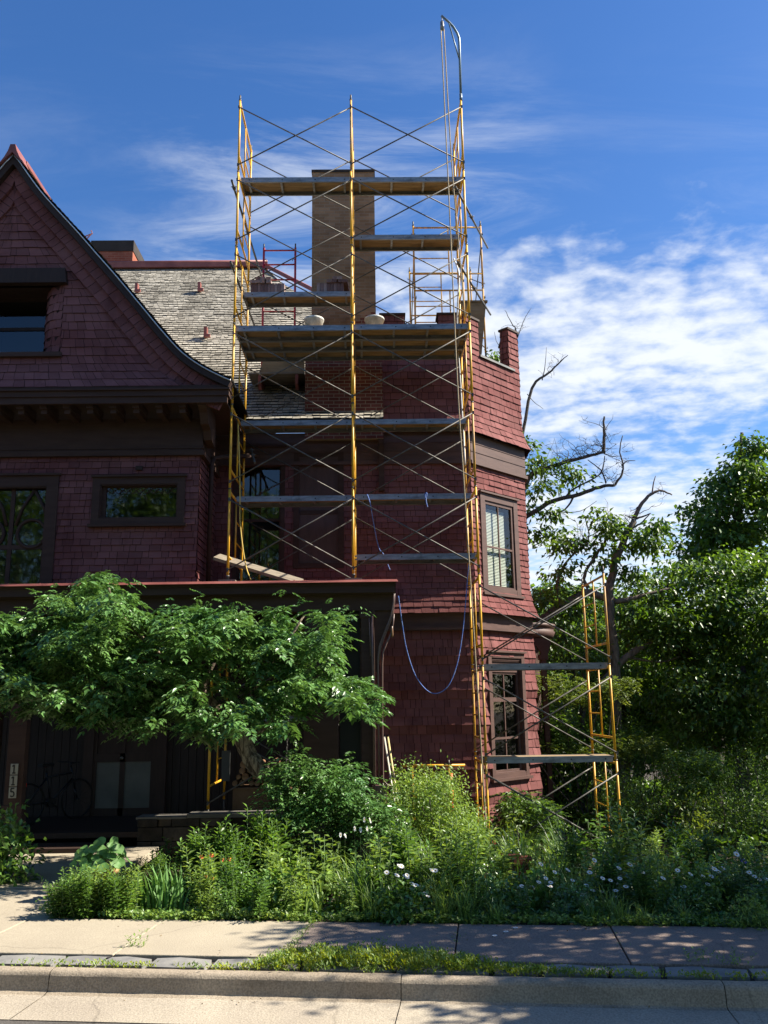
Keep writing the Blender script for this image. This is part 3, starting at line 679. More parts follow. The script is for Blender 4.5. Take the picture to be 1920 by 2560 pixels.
hb(bw, 'plank_wall', mat('dark_plank_stain', (.018, .012, .010), (.030, .019, .016), .7, 2, (8, 8, 1), bump=.1))
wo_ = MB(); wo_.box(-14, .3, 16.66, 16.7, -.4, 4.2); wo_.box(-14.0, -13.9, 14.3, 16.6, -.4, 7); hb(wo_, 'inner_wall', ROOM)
dr = MB(); dr.box(-5.3, -5.12, 16.36, 16.48, .2, 2.5); dr.box(-3.98, -3.8, 16.36, 16.48, .2, 2.5); dr.box(-5.12, -3.98, 16.36, 16.48, 2.35, 2.5)
for a, b, c, d in ((-5.12, -5.06, .2, 2.35), (-4.64, -4.55, .2, 2.35), (-4.08, -3.98, .2, 2.35), (-5.06, -4.08, .2, .33), (-5.06, -4.08, 1.13, 1.28), (-5.06, -4.08, 2.2, 2.35)): dr.box(a, b, 16.39, 16.45, c, d)
dro = hb(dr, 'door', DARK)
CUR = mat('grey_curtained_glass', (.075, .075, .068), (.10, .10, .088), .5, 3)
for a, b in ((-5.06, -4.64), (-4.55, -4.08)):
    pn = MB(); pn.box(a, b, 16.415, 16.425, .33, 1.13); o = pn.build('pane', CUR); o.parent = dro
    pn = MB(); pn.box(a, b, 16.415, 16.425, 1.28, 2.2); o = pn.build('pane', DARK); o.parent = dro
kn = MB(); kn.lathe([(.0, -.03), (.03, -.02), (.03, .02), (0, .03)], (-4.6, 16.35, 1.2), 10); o = kn.build('handle', STEEL); o.parent = dro
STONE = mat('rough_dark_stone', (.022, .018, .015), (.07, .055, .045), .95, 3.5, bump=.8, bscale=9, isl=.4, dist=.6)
sw_ = MB()
z = -.35
while z < .38:
    h = rnd.uniform(.14, .22); h = min(h, .40-z); x = -3.72
    while x < .12:
        L_ = rnd.uniform(.2, .5); sw_.box(x+.008, min(x+L_, .12)-.008, 14.28-rnd.uniform(0, .05), 14.6, z+.006, z+h-.006); x += L_
    z += h+.001
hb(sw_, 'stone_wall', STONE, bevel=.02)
lg = MB(); lg.box(-2.95, .13, 14.22, 14.66, .40, .455); lg.box(-3.74, -2.96, 14.24, 14.66, .385, .42); hb(lg, 'stone_ledge', mat('darkened_ledge_stone', (.10, .09, .078), (.15, .135, .115), .8, 4))  # left end set lower and stone darkened to stand in for canopy shade
# house number tiles on the post
TILE = mat('number_tile', (.34, .31, .25), rough=.5); INK = mat('number_ink', (.03, .025, .02), rough=.5)
dig = {'1': [((0, -.045), (0, .05)), ((0, .05), (-.022, .032)), ((-.02, -.045), (.02, -.045))],
       '5': [((.02, .05), (-.018, .05)), ((-.018, .05), (-.02, .01)), ((-.02, .01), (.005, .014)), ((.005, .014), (.022, -.008)), ((.022, -.008), (.018, -.036)), ((.018, -.036), (-.004, -.046)), ((-.004, -.046), (-.022, -.034))]}
for i, ch in enumerate('115'):
    zc_ = 1.165-i*.178; t_ = MB(); t_.box(-5.775, -5.655, 14.325, 14.34, zc_-.082, zc_+.082)
    to = hb(t_, 'number_tile', TILE, bevel=.004)
    d_ = MB()
    for (a, b), (c, d) in dig[ch]: d_.beam((-5.715+a*1.3, 14.322, zc_+b*1.3), (-5.715+c*1.3, 14.322, zc_+d*1.3), .02, .006, 0, (0, 1, 0))
    o = d_.build('digit', INK); o.parent = to
# wall lantern between the posts
ln = MB(); c = V((-.41, 14.46, 3.05)); ln.lathe([(0, .16), (.03, .14), (.06, .08), (.075, .05), (.065, .045), (.055, -.06), (.03, -.08), (.0, -.08)], c, 12); ln.box(c.x-.02, c.x+.02, c.y, c.y+.15, c.z+.1, c.z+.13); ln.box(-.58, -.24, 14.56, 14.6, .5, 3.86)
hb(ln, 'porch_lantern', mat('black_iron', (.02, .02, .02), rough=.5, metal=.5))
# conduits on the porch corner
COND = mat('painted_conduit', (.15, .09, .075), rough=.4, spec=.5)
for pts, r_ in (([(923, 1545), (927, 1640)], .009), ([(930, 1540), (931, 1640), (934, 1760), (936, 2010)], .016), ([(985, 1470), (984, 1505), (978, 1540), (962, 1580), (949, 1615), (945, 1650), (946, 1800), (948, 1960)], .014), ([(987, 1470), (986, 1507), (981, 1542), (965, 1582), (952, 1617), (948, 1652)], .010), ([(979, 1580), (968, 1605), (958, 1630), (956, 1660), (956, 1800), (958, 1950), (968, 1962), (985, 1968)], .012), ([(985, 1535), (983, 1560), (979, 1585)], .010)):
    c_ = MB(); c_.tube([at(x, y, 14.30) for x, y in pts], r_, 8); hb(c_, 'conduit', COND)
ins = MB(); q = at(980, 1578, 14.3); ins.lathe([(.0, .09), (.015, .08), (.022, .0), (.024, -.06), (.012, -.1), (0, -.1)], q, 10); hb(ins, 'insulator', mat('brown_ceramic', (.16, .09, .05), rough=.3))
mtb = MB(); q = at(950, 1990, 14.32); mtb.box(q.x-.12, q.x+.1, 14.3, 14.44, q.z-.12, q.z+.16); hb(mtb, 'meter_box', COND, bevel=.01)
# rounded bay with a moulded cornice on the far side of the tower
by = MB(); C0 = (3.10, 19.15, 0)
by.lathe([(.0, 3.74), (.86, 3.72), (.86, 3.66), (.82, 3.64), (.82, 3.58), (.85, 3.56), (.80, 3.44), (.70, 3.40), (.5, 3.40)], C0, 24, 0, -math.pi/2, math.pi/2)
hb(by, 'bay_cornice', TRIML)
b2 = MB(); b2.lathe([(.48, 3.4), (.48, -.4)], C0, 16, 0, -math.pi/2, math.pi/2); b2.box(3.50, 3.60, 18.42, 18.58, -.4, 3.05); b2.box(3.46, 3.64, 18.4, 18.6, 2.95, 3.05)
b2.prism([(3.2, 3.4), (3.72, 3.4), (3.72, 3.3), (3.64, 3.02), (3.5, 2.95), (3.5, 3.1), (3.42, 3.24), (3.2, 3.28)], lambda a, b, d: V((a, 18.45+d, b)), 0, .09)
hb(b2, 'bay', TRIM)
# ------------------------------------------------------------------ scaffolding
FH, FD, BAY = 1.5425, 1.524, 2.134
SX, SY0, ZT = (-2.477, -.343, 1.791, 3.915), 14.66, 13.486
def frame_mesh(name, m1, D=FD, inner=.74, H=FH):
    b = MB(); r = .0215
    for y in (0, D):
        b.tube([(0, y, 0), (0, y, H)], r, 10, 0); b.tube([(0, y, H), (0, y, H+.10)], .0165, 8, 1); b.tube([(0, y, H+.10), (0, y, H+.115)], [.0165, .008], 8, 1)
        b.tube([(0, y, H-.012), (0, y, H+.012)], .026, 10, 1)
    b.tube([(0, 0, H-.05), (0, D, H-.05)], r*.95, 8, 0); b.tube([(0, 0, H-1.19), (0, D, H-1.19)], r*.9, 8, 0)
    b.tube([(0, inner, H-.05), (0, inner, H-1.19)], .015, 8, 0)
    for z in (.43, .81): b.tube([(0, inner, H-z), (0, D, H-z)], .013, 8, 0)
    for y, s in ((0, 1), (D, -1)):
        for z in (.21, 1.43):
            b.tube([(0, y, H-z), (0, y-.05*s, H-z)], .008, 6, 1); b.tube([(0, y-.045*s, H-z-.02), (0, y-.045*s, H-z+.03)], .006, 6, 1)
        b.tube([(-.03, y+.02*s, H-1.46), (.03, y+.02*s, H-1.46)], .007, 6, 1)
    return b.mesh(name, [m1, STEEL])
def brace_mesh(name, L, dz=1.22, flip=1):
    b = MB()
    b.tube([(0, 0, 0), (L, 0, dz)], .0125, 8); b.tube([(0, -.03, dz), (L, -.03, 0)], .0125, 8)
    b.tube([(L/2, .012, dz/2), (L/2, -.045, dz/2)], .010, 6)
    for x, y, z in ((0, 0, 0), (L, 0, dz), (0, -.03, dz), (L, -.03, 0)): b.beam((x, y-.01, z-.03), (x, y-.01, z+.03), .03, .01)
    return b.mesh(name, STEEL)
FM = frame_mesh('frame', YEL); FMW = frame_mesh('frame', YELW); BM = brace_mesh('cross_brace', BAY)
def part(me, name, root, loc, rot=(0, 0, 0)):
    o = link(name, me, root); o.location = V(loc)-root.location; o.rotation_euler = rot
    return o
tower_s = empty('scaffold_tower', (SX[1], SY0, 4.2), 'tall yellow scaffold of frames and crossed steel braces round the brick chimney', 'scaffold')
for i, n in ((0, 6), (1, 6), (2, 9), (3, 3)):
    for k_ in range(n):
        lev = k_ if i < 3 else k_+6
        jx = rnd.uniform(-.006, .006)
        part(FM if rnd.random() < .75 else FMW, 'frame', tower_s, (SX[i]+jx, SY0, ZT-FH*(lev+1)))
for lev in range(9):
    for i in (0, 1, 2):
        if (i < 2 and lev > 5) or (i == 2 and lev < 6): continue
        for y in (SY0-.045, SY0+FD+.07):
            part(BM, 'cross_brace', tower_s, (SX[i], y, ZT-FH*lev-1.43+rnd.uniform(-.01, .01)))
ft = MB()
for i in (0, 1):
    for y in (SY0, SY0+FD):
        z0 = ZT-6*FH; zr = 4.09+(y-14.17)*.074
        b = MB(); b.tube([(0, 0, 0), (0, 0, z0-zr+.05)], .017, 8); b.box(-.07, .07, -.07, .07, -.0, .008); b.box(-.14, .14, -.13, .13, -.045, -.001, 1); b.tube([(0, 0, .05), (0, 0, .085)], .03, 8)
        part(b.mesh('base_plate', [STEEL, BOARD]), 'base_plate', tower_s, (SX[i], y, zr+.047))
for i in (2, 3):
    for y in (SY0, SY0+FD):
        b = MB(); b.box(-.07, .07, -.07, .07, 0, .008); b.box(-.14, .14, -.13, .13, -.045, -.001, 1); part(b.mesh('base_plate', [STEEL, BOARD]), 'base_plate', tower_s, (SX[i], y, ZT-9*FH-.008))
# tie tubes with clamps that run back from the tower
def tie(p, q, name='tie_tube'):
    b = MB(); b.tube([p, q], .021, 10); d = (q-p).normalized(); 
    for f in (.06, .45): 
        c = p+(q-p)*f; b.tube([c-d*.04, c+d*.04], .034, 8); b.tube([c+V((-.06, 0, .02)), c+V((.06, 0, .02))], .008, 6); b.tube([c+V((0, 0, -.05)), c+V((0, 0, .06))], .008, 6)
    o = b.build(name, STEEL, None); o.parent = tower_s; o.matrix_parent_inverse = Matrix.Translation(-tower_s.location)
tie(V((-2.53, 14.3, 11.53)), V((-2.44, 18.3, 11.50))); tie(V((-2.51, 14.3, 9.89)), V((-2.43, 17.4, 9.86)))
tie(V((1.60, 14.5, 11.5)), V((2.68, 18.0, 12.2))); tie(V((1.60, 14.5, 9.96)), V((2.68, 18.0, 10.56)))
tie(at(628, 1125, 16.05), at(637, 1157, 15.6), 'tie_tube')
# davit and pulley
dv = MB(); dpts = [(1.789, 14.66, 13.5), (1.80, 14.66, 14.74), (1.795, 14.655, 14.86), (1.76, 14.64, 14.96), (1.69, 14.61, 15.07), (1.60, 14.58, 15.16), (1.448, 14.52, 15.255)]
dv.tube(dpts, .024, 10); dv.tube([(1.80, 14.66, 14.32), (1.60, 14.57, 15.12)], .014, 8); dv.tube([(1.789, 14.66, 13.6), (1.789, 14.66, 13.45)], .028, 10)
davit = tag(dv.build('davit_arm', mat('blue_grey_steel', (.10, .16, .20), (.17, .20, .22), .45, 6, metal=.4)), 'bent blue-grey hoist arm on the highest scaffold corner', 'hoist arm')
pu = MB(); c = V((1.458, 14.52, 15.03)); pu.tube([c+V((0, 0, .2)), c+V((0, 0, .08))], .01, 6); pu.lathe([(.0, .09), (.035, .08), (.04, -.1), (.0, -.12)], c, 10)
pu.tube([c+V((-.03, 0, -.04)), c+V((.03, 0, -.04))], .055, 12)
tag(pu.build('pulley', mat('grey_pulley', (.12, .12, .12), (.25, .25, .25), .4, metal=.5)), 'small steel pulley block hanging under the bent hoist arm', 'pulley')
ROPE = mat('tan_rope', (.42, .34, .22), (.26, .20, .13), .9, 60, lo=.4, hi=.6)
def rope(name, pts, r, m, label, n=6, twist=True):
    b = MB(); b.tube(pts, r, n); o = b.build(name, m); return tag(o, label, 'rope')
def sag(pts, n=6):
    out = []
    P = [V(p) for p in pts]
    for i in range(len(P)-1):
        p0, p1, p2, p3 = P[max(i-1, 0)], P[i], P[i+1], P[min(i+2, len(P)-1)]
        for k_ in range(n):
            t = k_/n; out.append(.5*(2*p1+(p2-p0)*t+(2*p0-5*p1+4*p2-p3)*t*t+(3*p1-p0-3*p2+p3)*t**3))
    return out+[P[-1]]
rope('hoist_rope', sag([(1.43, 14.5, 14.95), (1.46, 14.38, 11.6), (1.50, 14.32, 7.6), (1.55, 14.3, 5.8), (1.64, 14.3, 2.8), (1.72, 14.32, -.1)]), .011, ROPE, 'long tan rope running from the pulley down to the garden')
rope('hoist_rope', sag([(1.49, 14.52, 14.95), (1.55, 14.5, 12.0), (1.63, 14.52, 10.4), (1.70, 14.56, 8.9)]), .011, ROPE, 'short tan rope end hanging from the pulley to the wide deck')
BLUE = mat('blue_rope', (.05, .12, .42), (.25, .33, .55), .7, 50, lo=.45, hi=.62)
rope('blue_rope', sag([at(996, 1490, 14.12), at(1005, 1555, 14.25), at(1017, 1625, 14.4), at(1042, 1695, 14.5), at(1080, 1733, 14.55), at(1118, 1718, 14.55), at(1143, 1660, 14.58), at(1158, 1570, 14.62), at(1167, 1470, 14.66), at(1172, 1410, 14.68)]), .008, BLUE, 'blue rope looping from the porch corner to a scaffold leg')
rope('blue_rope', sag([at(918, 1236, 15.30), at(926, 1262, 15.28), at(938, 1330, 15.6), at(948, 1372, 15.75), at(958, 1385, 15.8), at(975, 1425, 15.9)]), .009, BLUE, 'blue rope hanging from a plank down the shaded red wall')
rope('blue_rope', sag([at(1064, 1250, 15.33), at(1062, 1236, 15.3), at(1067, 1233, 15.27), at(1065, 1250, 15.27), at(1069, 1268, 15.27)]), .010, BLUE, 'short end of blue rope hooked over a plank edge')
rope('yellow_cord', sag([at(595, 1060, 14.72), at(598, 1130, 14.7), at(600, 1230, 14.7), at(600, 1300, 14.72), at(607, 1370, 14.7), at(616, 1420, 14.7), at(627, 1449, 14.5)]), .010, mat('yellow_cord', (.60, .42, .10), rough=.6), 'thin yellow cord trailing down beside a scaffold leg')
WHITE = mat('white_webbing', (.6, .6, .58), rough=.7)
st_ = MB(); st_.tube(sag([(1.70, 16.1, 10.9), (1.76, 15.8, 10.4), (1.72, 15.75, 9.9), (1.70, 15.95, 9.2), (1.74, 16.05, 8.2), (1.76, 15.9, 6.5)]), .016, 6)
tag(st_.build('webbing_strap', WHITE), 'pale webbing strap hanging inside the corner frames', 'strap')
# --- planks
def plank_proto(L=2.11, Wd=.475):
    root = empty('scaffold_plank', (0, 0, 0))
    for y in (0, Wd):
        r = MB(); s = 1 if y == 0 else -1
        r.box(0, L, y, y+.006*s, -.1, 0); r.box(0, L, y+.006*s, y+.035*s, -.1, -.094); r.box(0, L, y+.006*s, y+.03*s, -.006, 0)
        for x in (.16, .79, 1.42, L-.12):
            r.tube([(x, y-.004*s, -.05), (x, y+.001*s, -.05)], .011, 10, 1)
        link('side_rail', r.mesh('side_rail', [ALU, HOLE]), root)
    d = MB(); d.box(.0, L, .03, Wd-.03, -.022, -.003); link('deck', d.mesh('deck', PLY), root)
    for x in (.14, .76, 1.38, 1.98):
        c = MB(); c.box(x-.02, x+.02, .008, Wd-.008, -.062, -.024); link('crossbar', c.mesh('crossbar', ALU), root)
    for x, s in ((0, -1), (L, 1)):
        h = MB()
        for y in (.06, Wd-.06): h.box(x, x+s*.05, y-.015, y+.015, -.03, -.01) if s > 0 else h.box(x-.05, x, y-.015, y+.015, -.03, -.01)
        h.box(min(x, x-s*.02), max(x, x-s*.02), .01, Wd-.01, -.09, -.025); link('hook', h.mesh('hook', ALU), root)
    return root
pp = plank_proto(); used = False
def plank(x, y, z, label, rz=0., rx=0., ry=0.):
    global used
    o = pp if not used else dup(pp); used = True
    o.location = (x, y, z); o.rotation_euler = (rx, ry, rz); tag(o, label, 'plank', 'aluminium planks of the scaffold')
    return o
A, B = SX[0]+.015, SX[1]+.015
plank(A, 14.93, 12.0, 'plank of the highest deck, between the sky and the outermost scaffold legs')
plank(B, 14.96, 12.01, 'plank of the highest deck, crossing the upper right of the chimney')
plank(B, 15.62, 11.17, 'single plank hung lower than the highest deck, beside the chimney shaft')
plank(A, 15.60, 9.95, 'plank that carries two heaps of loose bricks')
for q, lb in enumerate(('outermost', 'middle', 'innermost')):
    plank(A+rnd.uniform(-.01, .01), 14.72+q*.49, 8.84, lb+' of the three planks of the wide deck, in front of the grey roof')
    plank(B+rnd.uniform(-.01, .01), 14.72+q*.49, 8.85, lb+' of the three planks of the wide deck, in front of the red parapet')
plank(A, 15.58, 7.32, 'plank level with the lower edge of the grey roof'); plank(B, 15.60, 7.33, 'plank level with the flared foot of the red parapet wall')
plank(A, 15.30, 5.79, 'plank crossing the top of the open upstairs window'); plank(B, 15.32, 5.81, 'plank with short blue rope ends over the shaded red wall')
plank(B+.03, 14.94, 4.64, 'plank just above the end of the porch roof')
plank(SX[2]+.01, 14.75, 2.72, 'plank in front of the head of the ground floor tower window')
plank(SX[2]+.0, 14.78, 1.21, 'sunlit plank crossing the bottom of the ground floor tower window')
# loose board leaning on the porch roof
b = MB(); p_, q_ = at(541, 1392, 15.0), at(752, 1456, 14.72)
b.beam(p_, q_, .24, .055, 0, (.15, -.45, .9)); tag(b.build('board', BOARD), 'loose grey-brown board sloping down onto the porch roof', 'board')
# --- bricks and buckets on the decks
bms = []
for c1_, c2_ in (((.17, .105, .095), (.23, .15, .14)), ((.11, .06, .055), (.16, .095, .09)), ((.25, .17, .155), (.32, .235, .22))):
    bq = MB(); bq.box(-.1, .1, -.048, .048, 0, .06); bms.append(bq.mesh('brick', mat('loose_red_brick', c1_, c2_, .9, 8, bump=.3)))
def brick(x, y, z, rot, lab, gname):
    o = link('brick', rnd.choice(bms)); o.location = (x, y, z); o.rotation_euler = rot; tag(o, lab, 'brick', gname)
for x0, n, lying, lab, gname in ((-2.37, 10, ((0, 1), (1, 1), (2, 1), (3, 1), (1, 2), (2, 2), (3, 2)), 'dusty red brick in the heap near the outer legs', 'bricks heaped near the outer scaffold legs'), (-1.08, 9, ((2, 1), (3, 1), (4, 1), (5, 1), (3, 2), (4, 2)), 'dusty red brick in the heap against the chimney', 'bricks heaped against the chimney')):
    for i in range(n):
        for r_ in (0, 1):
            if i in (0, n-1) and rnd.random() < .4: continue
            brick(x0+.066*i+.03, 15.70+r_*.105, 10.055+rnd.uniform(0, .003), (rnd.uniform(-.02, .02), R(90), R(0)), lab, gname)
    for a_, l_ in lying:
        for r_ in (0, 1): brick(x0+.06+a_*.105+rnd.uniform(-.01, .01), 15.72+r_*.0+r_*.205, 10.158+(l_-1)*.062, (0, 0, R(90)+rnd.uniform(-.15, .15)), lab, gname)
BUC = mat('mortar_splashed_plastic', (.62, .60, .54), (.36, .34, .30), .7, 9, bump=.2)
for px_b, y, sx, lab in ((785, 14.97, 1., 'mortar-splashed white tub on the wide deck before the grey roof'), (936, 14.97, 1.05, 'mortar-splashed white tub on the wide deck before the chimney foot')):
    q = at(px_b, 812, y); b = MB(); b.lathe([(0, 0), (.17, 0), (.20, .20*sx), (.215, .21), (.215, .25), (.20, .255), (.19, .23), (.16, .225), (.10, .245), (0, .25)], (0, 0, 0), 20)
    bo = link('mortar_tub', b.mesh('mortar_tub', BUC)); bo.location = (q.x, y, 8.843); bo.scale = (.86, .86, .92); tag(bo, lab, 'tub')
# --- yellow scaffold behind the parapet, red frame, platform
rs = empty('roof_scaffold', (1.75, 17.8, 9.1), 'yellow scaffold frames standing on the roof behind the red parapet', 'scaffold')
for x in (.975,):
    for k_, (yy, mt) in enumerate(((17.8, FMW), (19.93, FMW))):
        for lv in (0, 1): part(mt, 'frame', rs, (2.505 if True else x, yy, 12.65-FH*(lv+1)), (0, 0, R(90)))
for x in (.975, 2.505):
    for lv in (0, 1):
        part(BM, 'cross_brace', rs, (x, 17.8, 12.65-FH*(lv+1)+.11), (0, 0, R(90)))
for yy in (17.8, 19.93):
    for x in (.981, 2.505):
        b = MB(); b.tube([(0, 0, 0), (0, 0, .85)], .017, 8); b.box(-.08, .08, -.08, .08, 0, .01); part(b.mesh('base_plate', STEEL), 'base_plate', rs, (x, yy, 8.755))
rf = empty('red_frame', (-2.0, 17.4, 8.8), 'narrow red scaffold frame standing in front of the grey roof', 'scaffold frame')
rb_ = MB()
for x in (-2.33, -1.64):
    rb_.tube([(x, 17.4, 8.9), (x, 17.4, 11.9)], .024, 10); rb_.tube([(x, 17.4, 11.9), (x, 17.4, 12.0)], .016, 8, 1); rb_.tube([(x, 17.4, 11.62), (x+(.05 if x < -2 else -.05), 17.37, 11.62), (x+(.06 if x < -2 else -.06), 17.37, 11.57)], .008, 6, 1)
for z in (11.84, 11.5, 11.14, 10.40, 9.6): rb_.tube([(-2.33, 17.4, z), (-1.64, 17.4, z)], .018, 8)
o = rb_.build('frame', [REDP, STEEL]); o.parent = rf; o.matrix_parent_inverse = Matrix.Translation(-rf.location)
pf2 = empty('roof_platform', (-1.9, 16.8, 8.7), 'board platform on brackets above the shaded part of the grey roof', 'platform')
def pfpart(mb, name, m): o = mb.build(name, m); o.parent = pf2; o.matrix_parent_inverse = Matrix.Translation(-pf2.location)
b = MB(); b.box(-2.5, -1.37, 16.62, 17.5, 8.66, 8.70); pfpart(b, 'board', BOARD)
b = MB(); b.prism([(-2.30, 8.71), (-1.37, 8.71), (-1.37, 8.98), (-1.5, 9.05), (-2.2, 9.05)], lambda x, z, d: V((x, 16.72+d, z)), 0, .03); pfpart(b, 'kickboard', PLY)
for x in (-2.3, -1.55):
    b = MB(); b.prism([(16.64, 8.655), (17.4, 8.655), (16.75, 8.36), (16.64, 8.45)], lambda y, z, d, x=x: V((x+d, y, z)), 0, .06); pfpart(b, 'bracket', REDMET)
# wooden box behind the parapet corner
b = MB(); b.prism([(1.97, 9.1), (2.34, 9.1), (2.52, 10.62), (1.93, 10.62)], lambda x, z, d: V((x, 17.5+d, z)), 0, .04); b.box(1.9, 2.55, 17.48, 17.56, 10.62, 10.66)
tag(b.build('plywood_sheet', PLY), 'brown plywood sheet standing on the roof behind the corner merlon', 'plywood sheet')
for x0, x1, lb in ((.72, 1.0, 'short tan board end resting in the parapet gap by the merlon'), (1.01, 1.36, 'longer tan board end resting in the parapet gap')):
    b = MB(); b.box(x0, x1, 17.0, 17.04, 9.5, 9.82); b.box(x0-.01, x1+.01, 16.98, 17.06, 9.82, 9.85); b.box(x0+.02, x1-.02, 17.0, 17.04, 8.75, 9.5)
    tag(b.build('board', PLY), lb, 'board')
# --- shoring on the porch, clutter under it
sh = empty('porch_scaffold', (-2.7, 14.9, .3), 'short yellow scaffold standing under the porch roof', 'scaffold')
for x in (-2.72, -.80):
    part(FM, 'frame', sh, (x, 14.75, .47)); part(FM, 'frame', sh, (x, 14.75, .47+FH))
for y in (14.72, 16.24): part(BM, 'cross_brace', sh, (-2.72, y, .56)); part(BM, 'cross_brace', sh, (-2.72, y, .58+FH))
for x in (-2.72, -.80):
    for y in (14.75, 14.75+FD):
        b = MB(); b.tube([(0, 0, 0), (0, 0, .3)], .017, 8); b.box(-.07, .07, -.07, .07, 0, .01); part(b.mesh('base_plate', STEEL), 'base_plate', sh, (x, y, .205))
plank(-2.70, 14.85, 1.93, 'plank on the short yellow scaffold under the porch roof')
LOGM = mat('split_firewood', (.16, .075, .04), (.30, .17, .09), .9, 6, bump=.4)
for i in range(26):
    r_ = rnd.uniform(.035, .065); c_, rw = i % 7, i//7
    q = V((-2.33+c_*.125+rw*.05+rnd.uniform(-.02, .02), 15.0+rnd.uniform(-.03, .03), .84+rw*.10)); b = MB()
    b.tube([(0, 0, 0), (rnd.uniform(-.03, .03), .45, rnd.uniform(-.02, .02))], r_, 9)
    o = link('firewood_log', b.mesh('firewood_log', LOGM)); o.location = q; tag(o, 'round log in the firewood stack behind the leaning trunk', 'log', 'firewood on the porch')
for x0, x1, z0, z1, lb in ((-2.35, -1.72, .2, .78, 'wide brown wooden box under the firewood stack'), (-1.70, -1.3, .2, .74, 'narrow brown wooden box beside the firewood stack')):
    b = MB(); b.box(x0, x1, 14.9, 15.5, z0, z1-.02); b.box(x0-.01, x1+.01, 14.88, 15.52, z1-.02, z1); b.box(x0+.02, x0+.05, 14.89, 14.9, z0, z1-.02); b.box(x1-.05, x1-.02, 14.89, 14.9, z0, z1-.02)
    tag(b.build('wooden_box', mat('brown_box_board', (.12, .065, .035), (.16, .09, .05), .7, 4)), lb, 'box')
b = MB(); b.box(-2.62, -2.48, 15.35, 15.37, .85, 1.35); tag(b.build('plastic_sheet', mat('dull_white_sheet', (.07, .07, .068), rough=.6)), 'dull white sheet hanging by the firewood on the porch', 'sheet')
ch = MB(); cx = at(726, 1700, 14.05)
zt_, zb_ = 2.6, .62; n = int((zt_-zb_)/.045)
for i in range(n):
    z_ = zt_-i*.045; c_ = V((cx.x-.002*i*.9, 14.05, z_)); a_ = V((1, 0, 0)) if i % 2 else V((0, 1, 0))
    ch.tube([c_+a_*.011*math.cos(t)+V((0, 0, .03*math.sin(t))) for t in np.linspace(0, 2*math.pi, 9)], .0042, 5, caps=False)
tag(ch.build('hanging_chain', STEEL), 'rain chain hanging from the porch beam through the leaves', 'chain')
# bicycle leaning in the dark by the door
bk = empty('bicycle', (-5.55, 15.7, .2), 'dark bicycle parked in the deep shade of the porch beside the door', 'bicycle')
bk.rotation_euler = (0, R(0), R(58))
BLK = mat('black_rubber', (.006, .006, .006), rough=.6); BF = mat('dark_bicycle_paint', (.007, .008, .011), rough=.4, spec=.3)
def bkp(mb, name, m): o = mb.build(name, m); o.parent = bk; return o
for x in (-.52, .50):
    b = MB(); b.tube([(x+.33*math.cos(t), 0, .33+.33*math.sin(t)) for t in np.linspace(0, 2*math.pi, 33)], .017, 6, caps=False); wv = bkp(b, 'wheel', BLK)
    b = MB()
    for i in range(14):
        t = i*math.pi/7; b.tube([(x, .015*(1 if i % 2 else -1), .33), (x+.32*math.cos(t), 0, .33+.32*math.sin(t))], .0018, 4, caps=False)
    b.tube([(x, -.04, .33), (x, .04, .33)], .02, 8); o = b.build('spokes', BF); o.parent = wv
b = MB(); S_, H_, Bk, Bb = V((-.18, 0, .82)), V((.36, 0, .78)), V((-.52, 0, .33)), V((-.06, 0, .32))
for p_, q_ in ((S_, Bb), (S_-V((0, 0, .08)), H_), (H_-V((0, 0, .1)), Bb), (Bb, Bk), (S_-V((0, 0, .1)), Bk), (H_+V((-.03, 0, .1)), V((.44, 0, .5))), (V((.44, 0, .5)), V((.50, 0, .33)))): b.tube([p_, q_], .016, 8)
bkp(b, 'bicycle_frame', BF)
b = MB(); b.tube([(-.18, 0, .82), (-.19, 0, .92)], .013, 8); b.prism([(-.32, .07), (-.32, -.07), (-.12, -.03), (-.04, -.015), (-.04, .015), (-.12, .03)], lambda x, y, d: V((x, y, .92+d)), 0, .05); bkp(b, 'saddle', BLK)
b = MB(); b.tube([(.33, 0, .88), (.33, 0, .95)], .014, 8); b.tube([(.26, -.28, .97), (.35, -.15, .96), (.36, 0, .95), (.35, .15, .96), (.26, .28, .97)], .012, 8); bkp(b, 'handlebar', BLK)
b = MB(); b.tube([(-.06, -.05, .32), (-.06, .05, .32)], .08, 14); b.tube([(-.06, -.06, .32), (.06, -.06, .2)], .01, 6); b.tube([(-.06, .06, .32), (-.18, .06, .44)], .01, 6); bkp(b, 'crank', BLK)
b = MB(); b.box(-.62, -.58, -.03, .03, .62, .68); bkp(b, 'reflector', mat('red_reflector', (.6, .02, .015), rough=.2, spec=.6))
# poles leaning in the corner, spare yellow frame
for x, lb, m in ((960, 'pale pole leaning against the wall behind the shrub', mat('pale_pole', (.50, .47, .40), rough=.4, spec=.5)), (969, 'yellowish pole leaning against the wall behind the shrub', mat('yellowish_pole', (.55, .46, .22), rough=.4, spec=.5))):
    b = MB(); p_ = at(x, 1838, 16.1); q_ = at(x+38, 2085, 15.2); b.tube([p_, p_+(q_-p_)*.02], .021, 8, 1); b.tube([p_+(q_-p_)*.02, q_], .018, 8); tag(b.build('pole', [m, BLK]), lb, 'pole')
sf = empty('spare_frame', (.9, 15.6, 0), 'spare yellow scaffold frame standing upright against the red wall', 'scaffold frame')
b = MB(); z_ = 1.03; zg = -.4
b.tube([(.45, 15.7, z_), (1.55, 15.7, z_)], .022, 10)
for x in (.64, 1.27): b.tube([(x, 15.7, zg), (x, 15.7, z_)], .021, 10); b.tube([(x, 15.7, z_), (x, 15.7, z_+.09)], .016, 8, 1)
b.tube([(.64, 15.7, .5), (1.27, 15.7, .5)], .015, 8); b.tube([(1.12, 15.68, z_-.04), (1.12, 15.68, z_-.1), (1.2, 15.68, z_-.1), (1.2, 15.68, z_-.04)], .006, 6, 1)
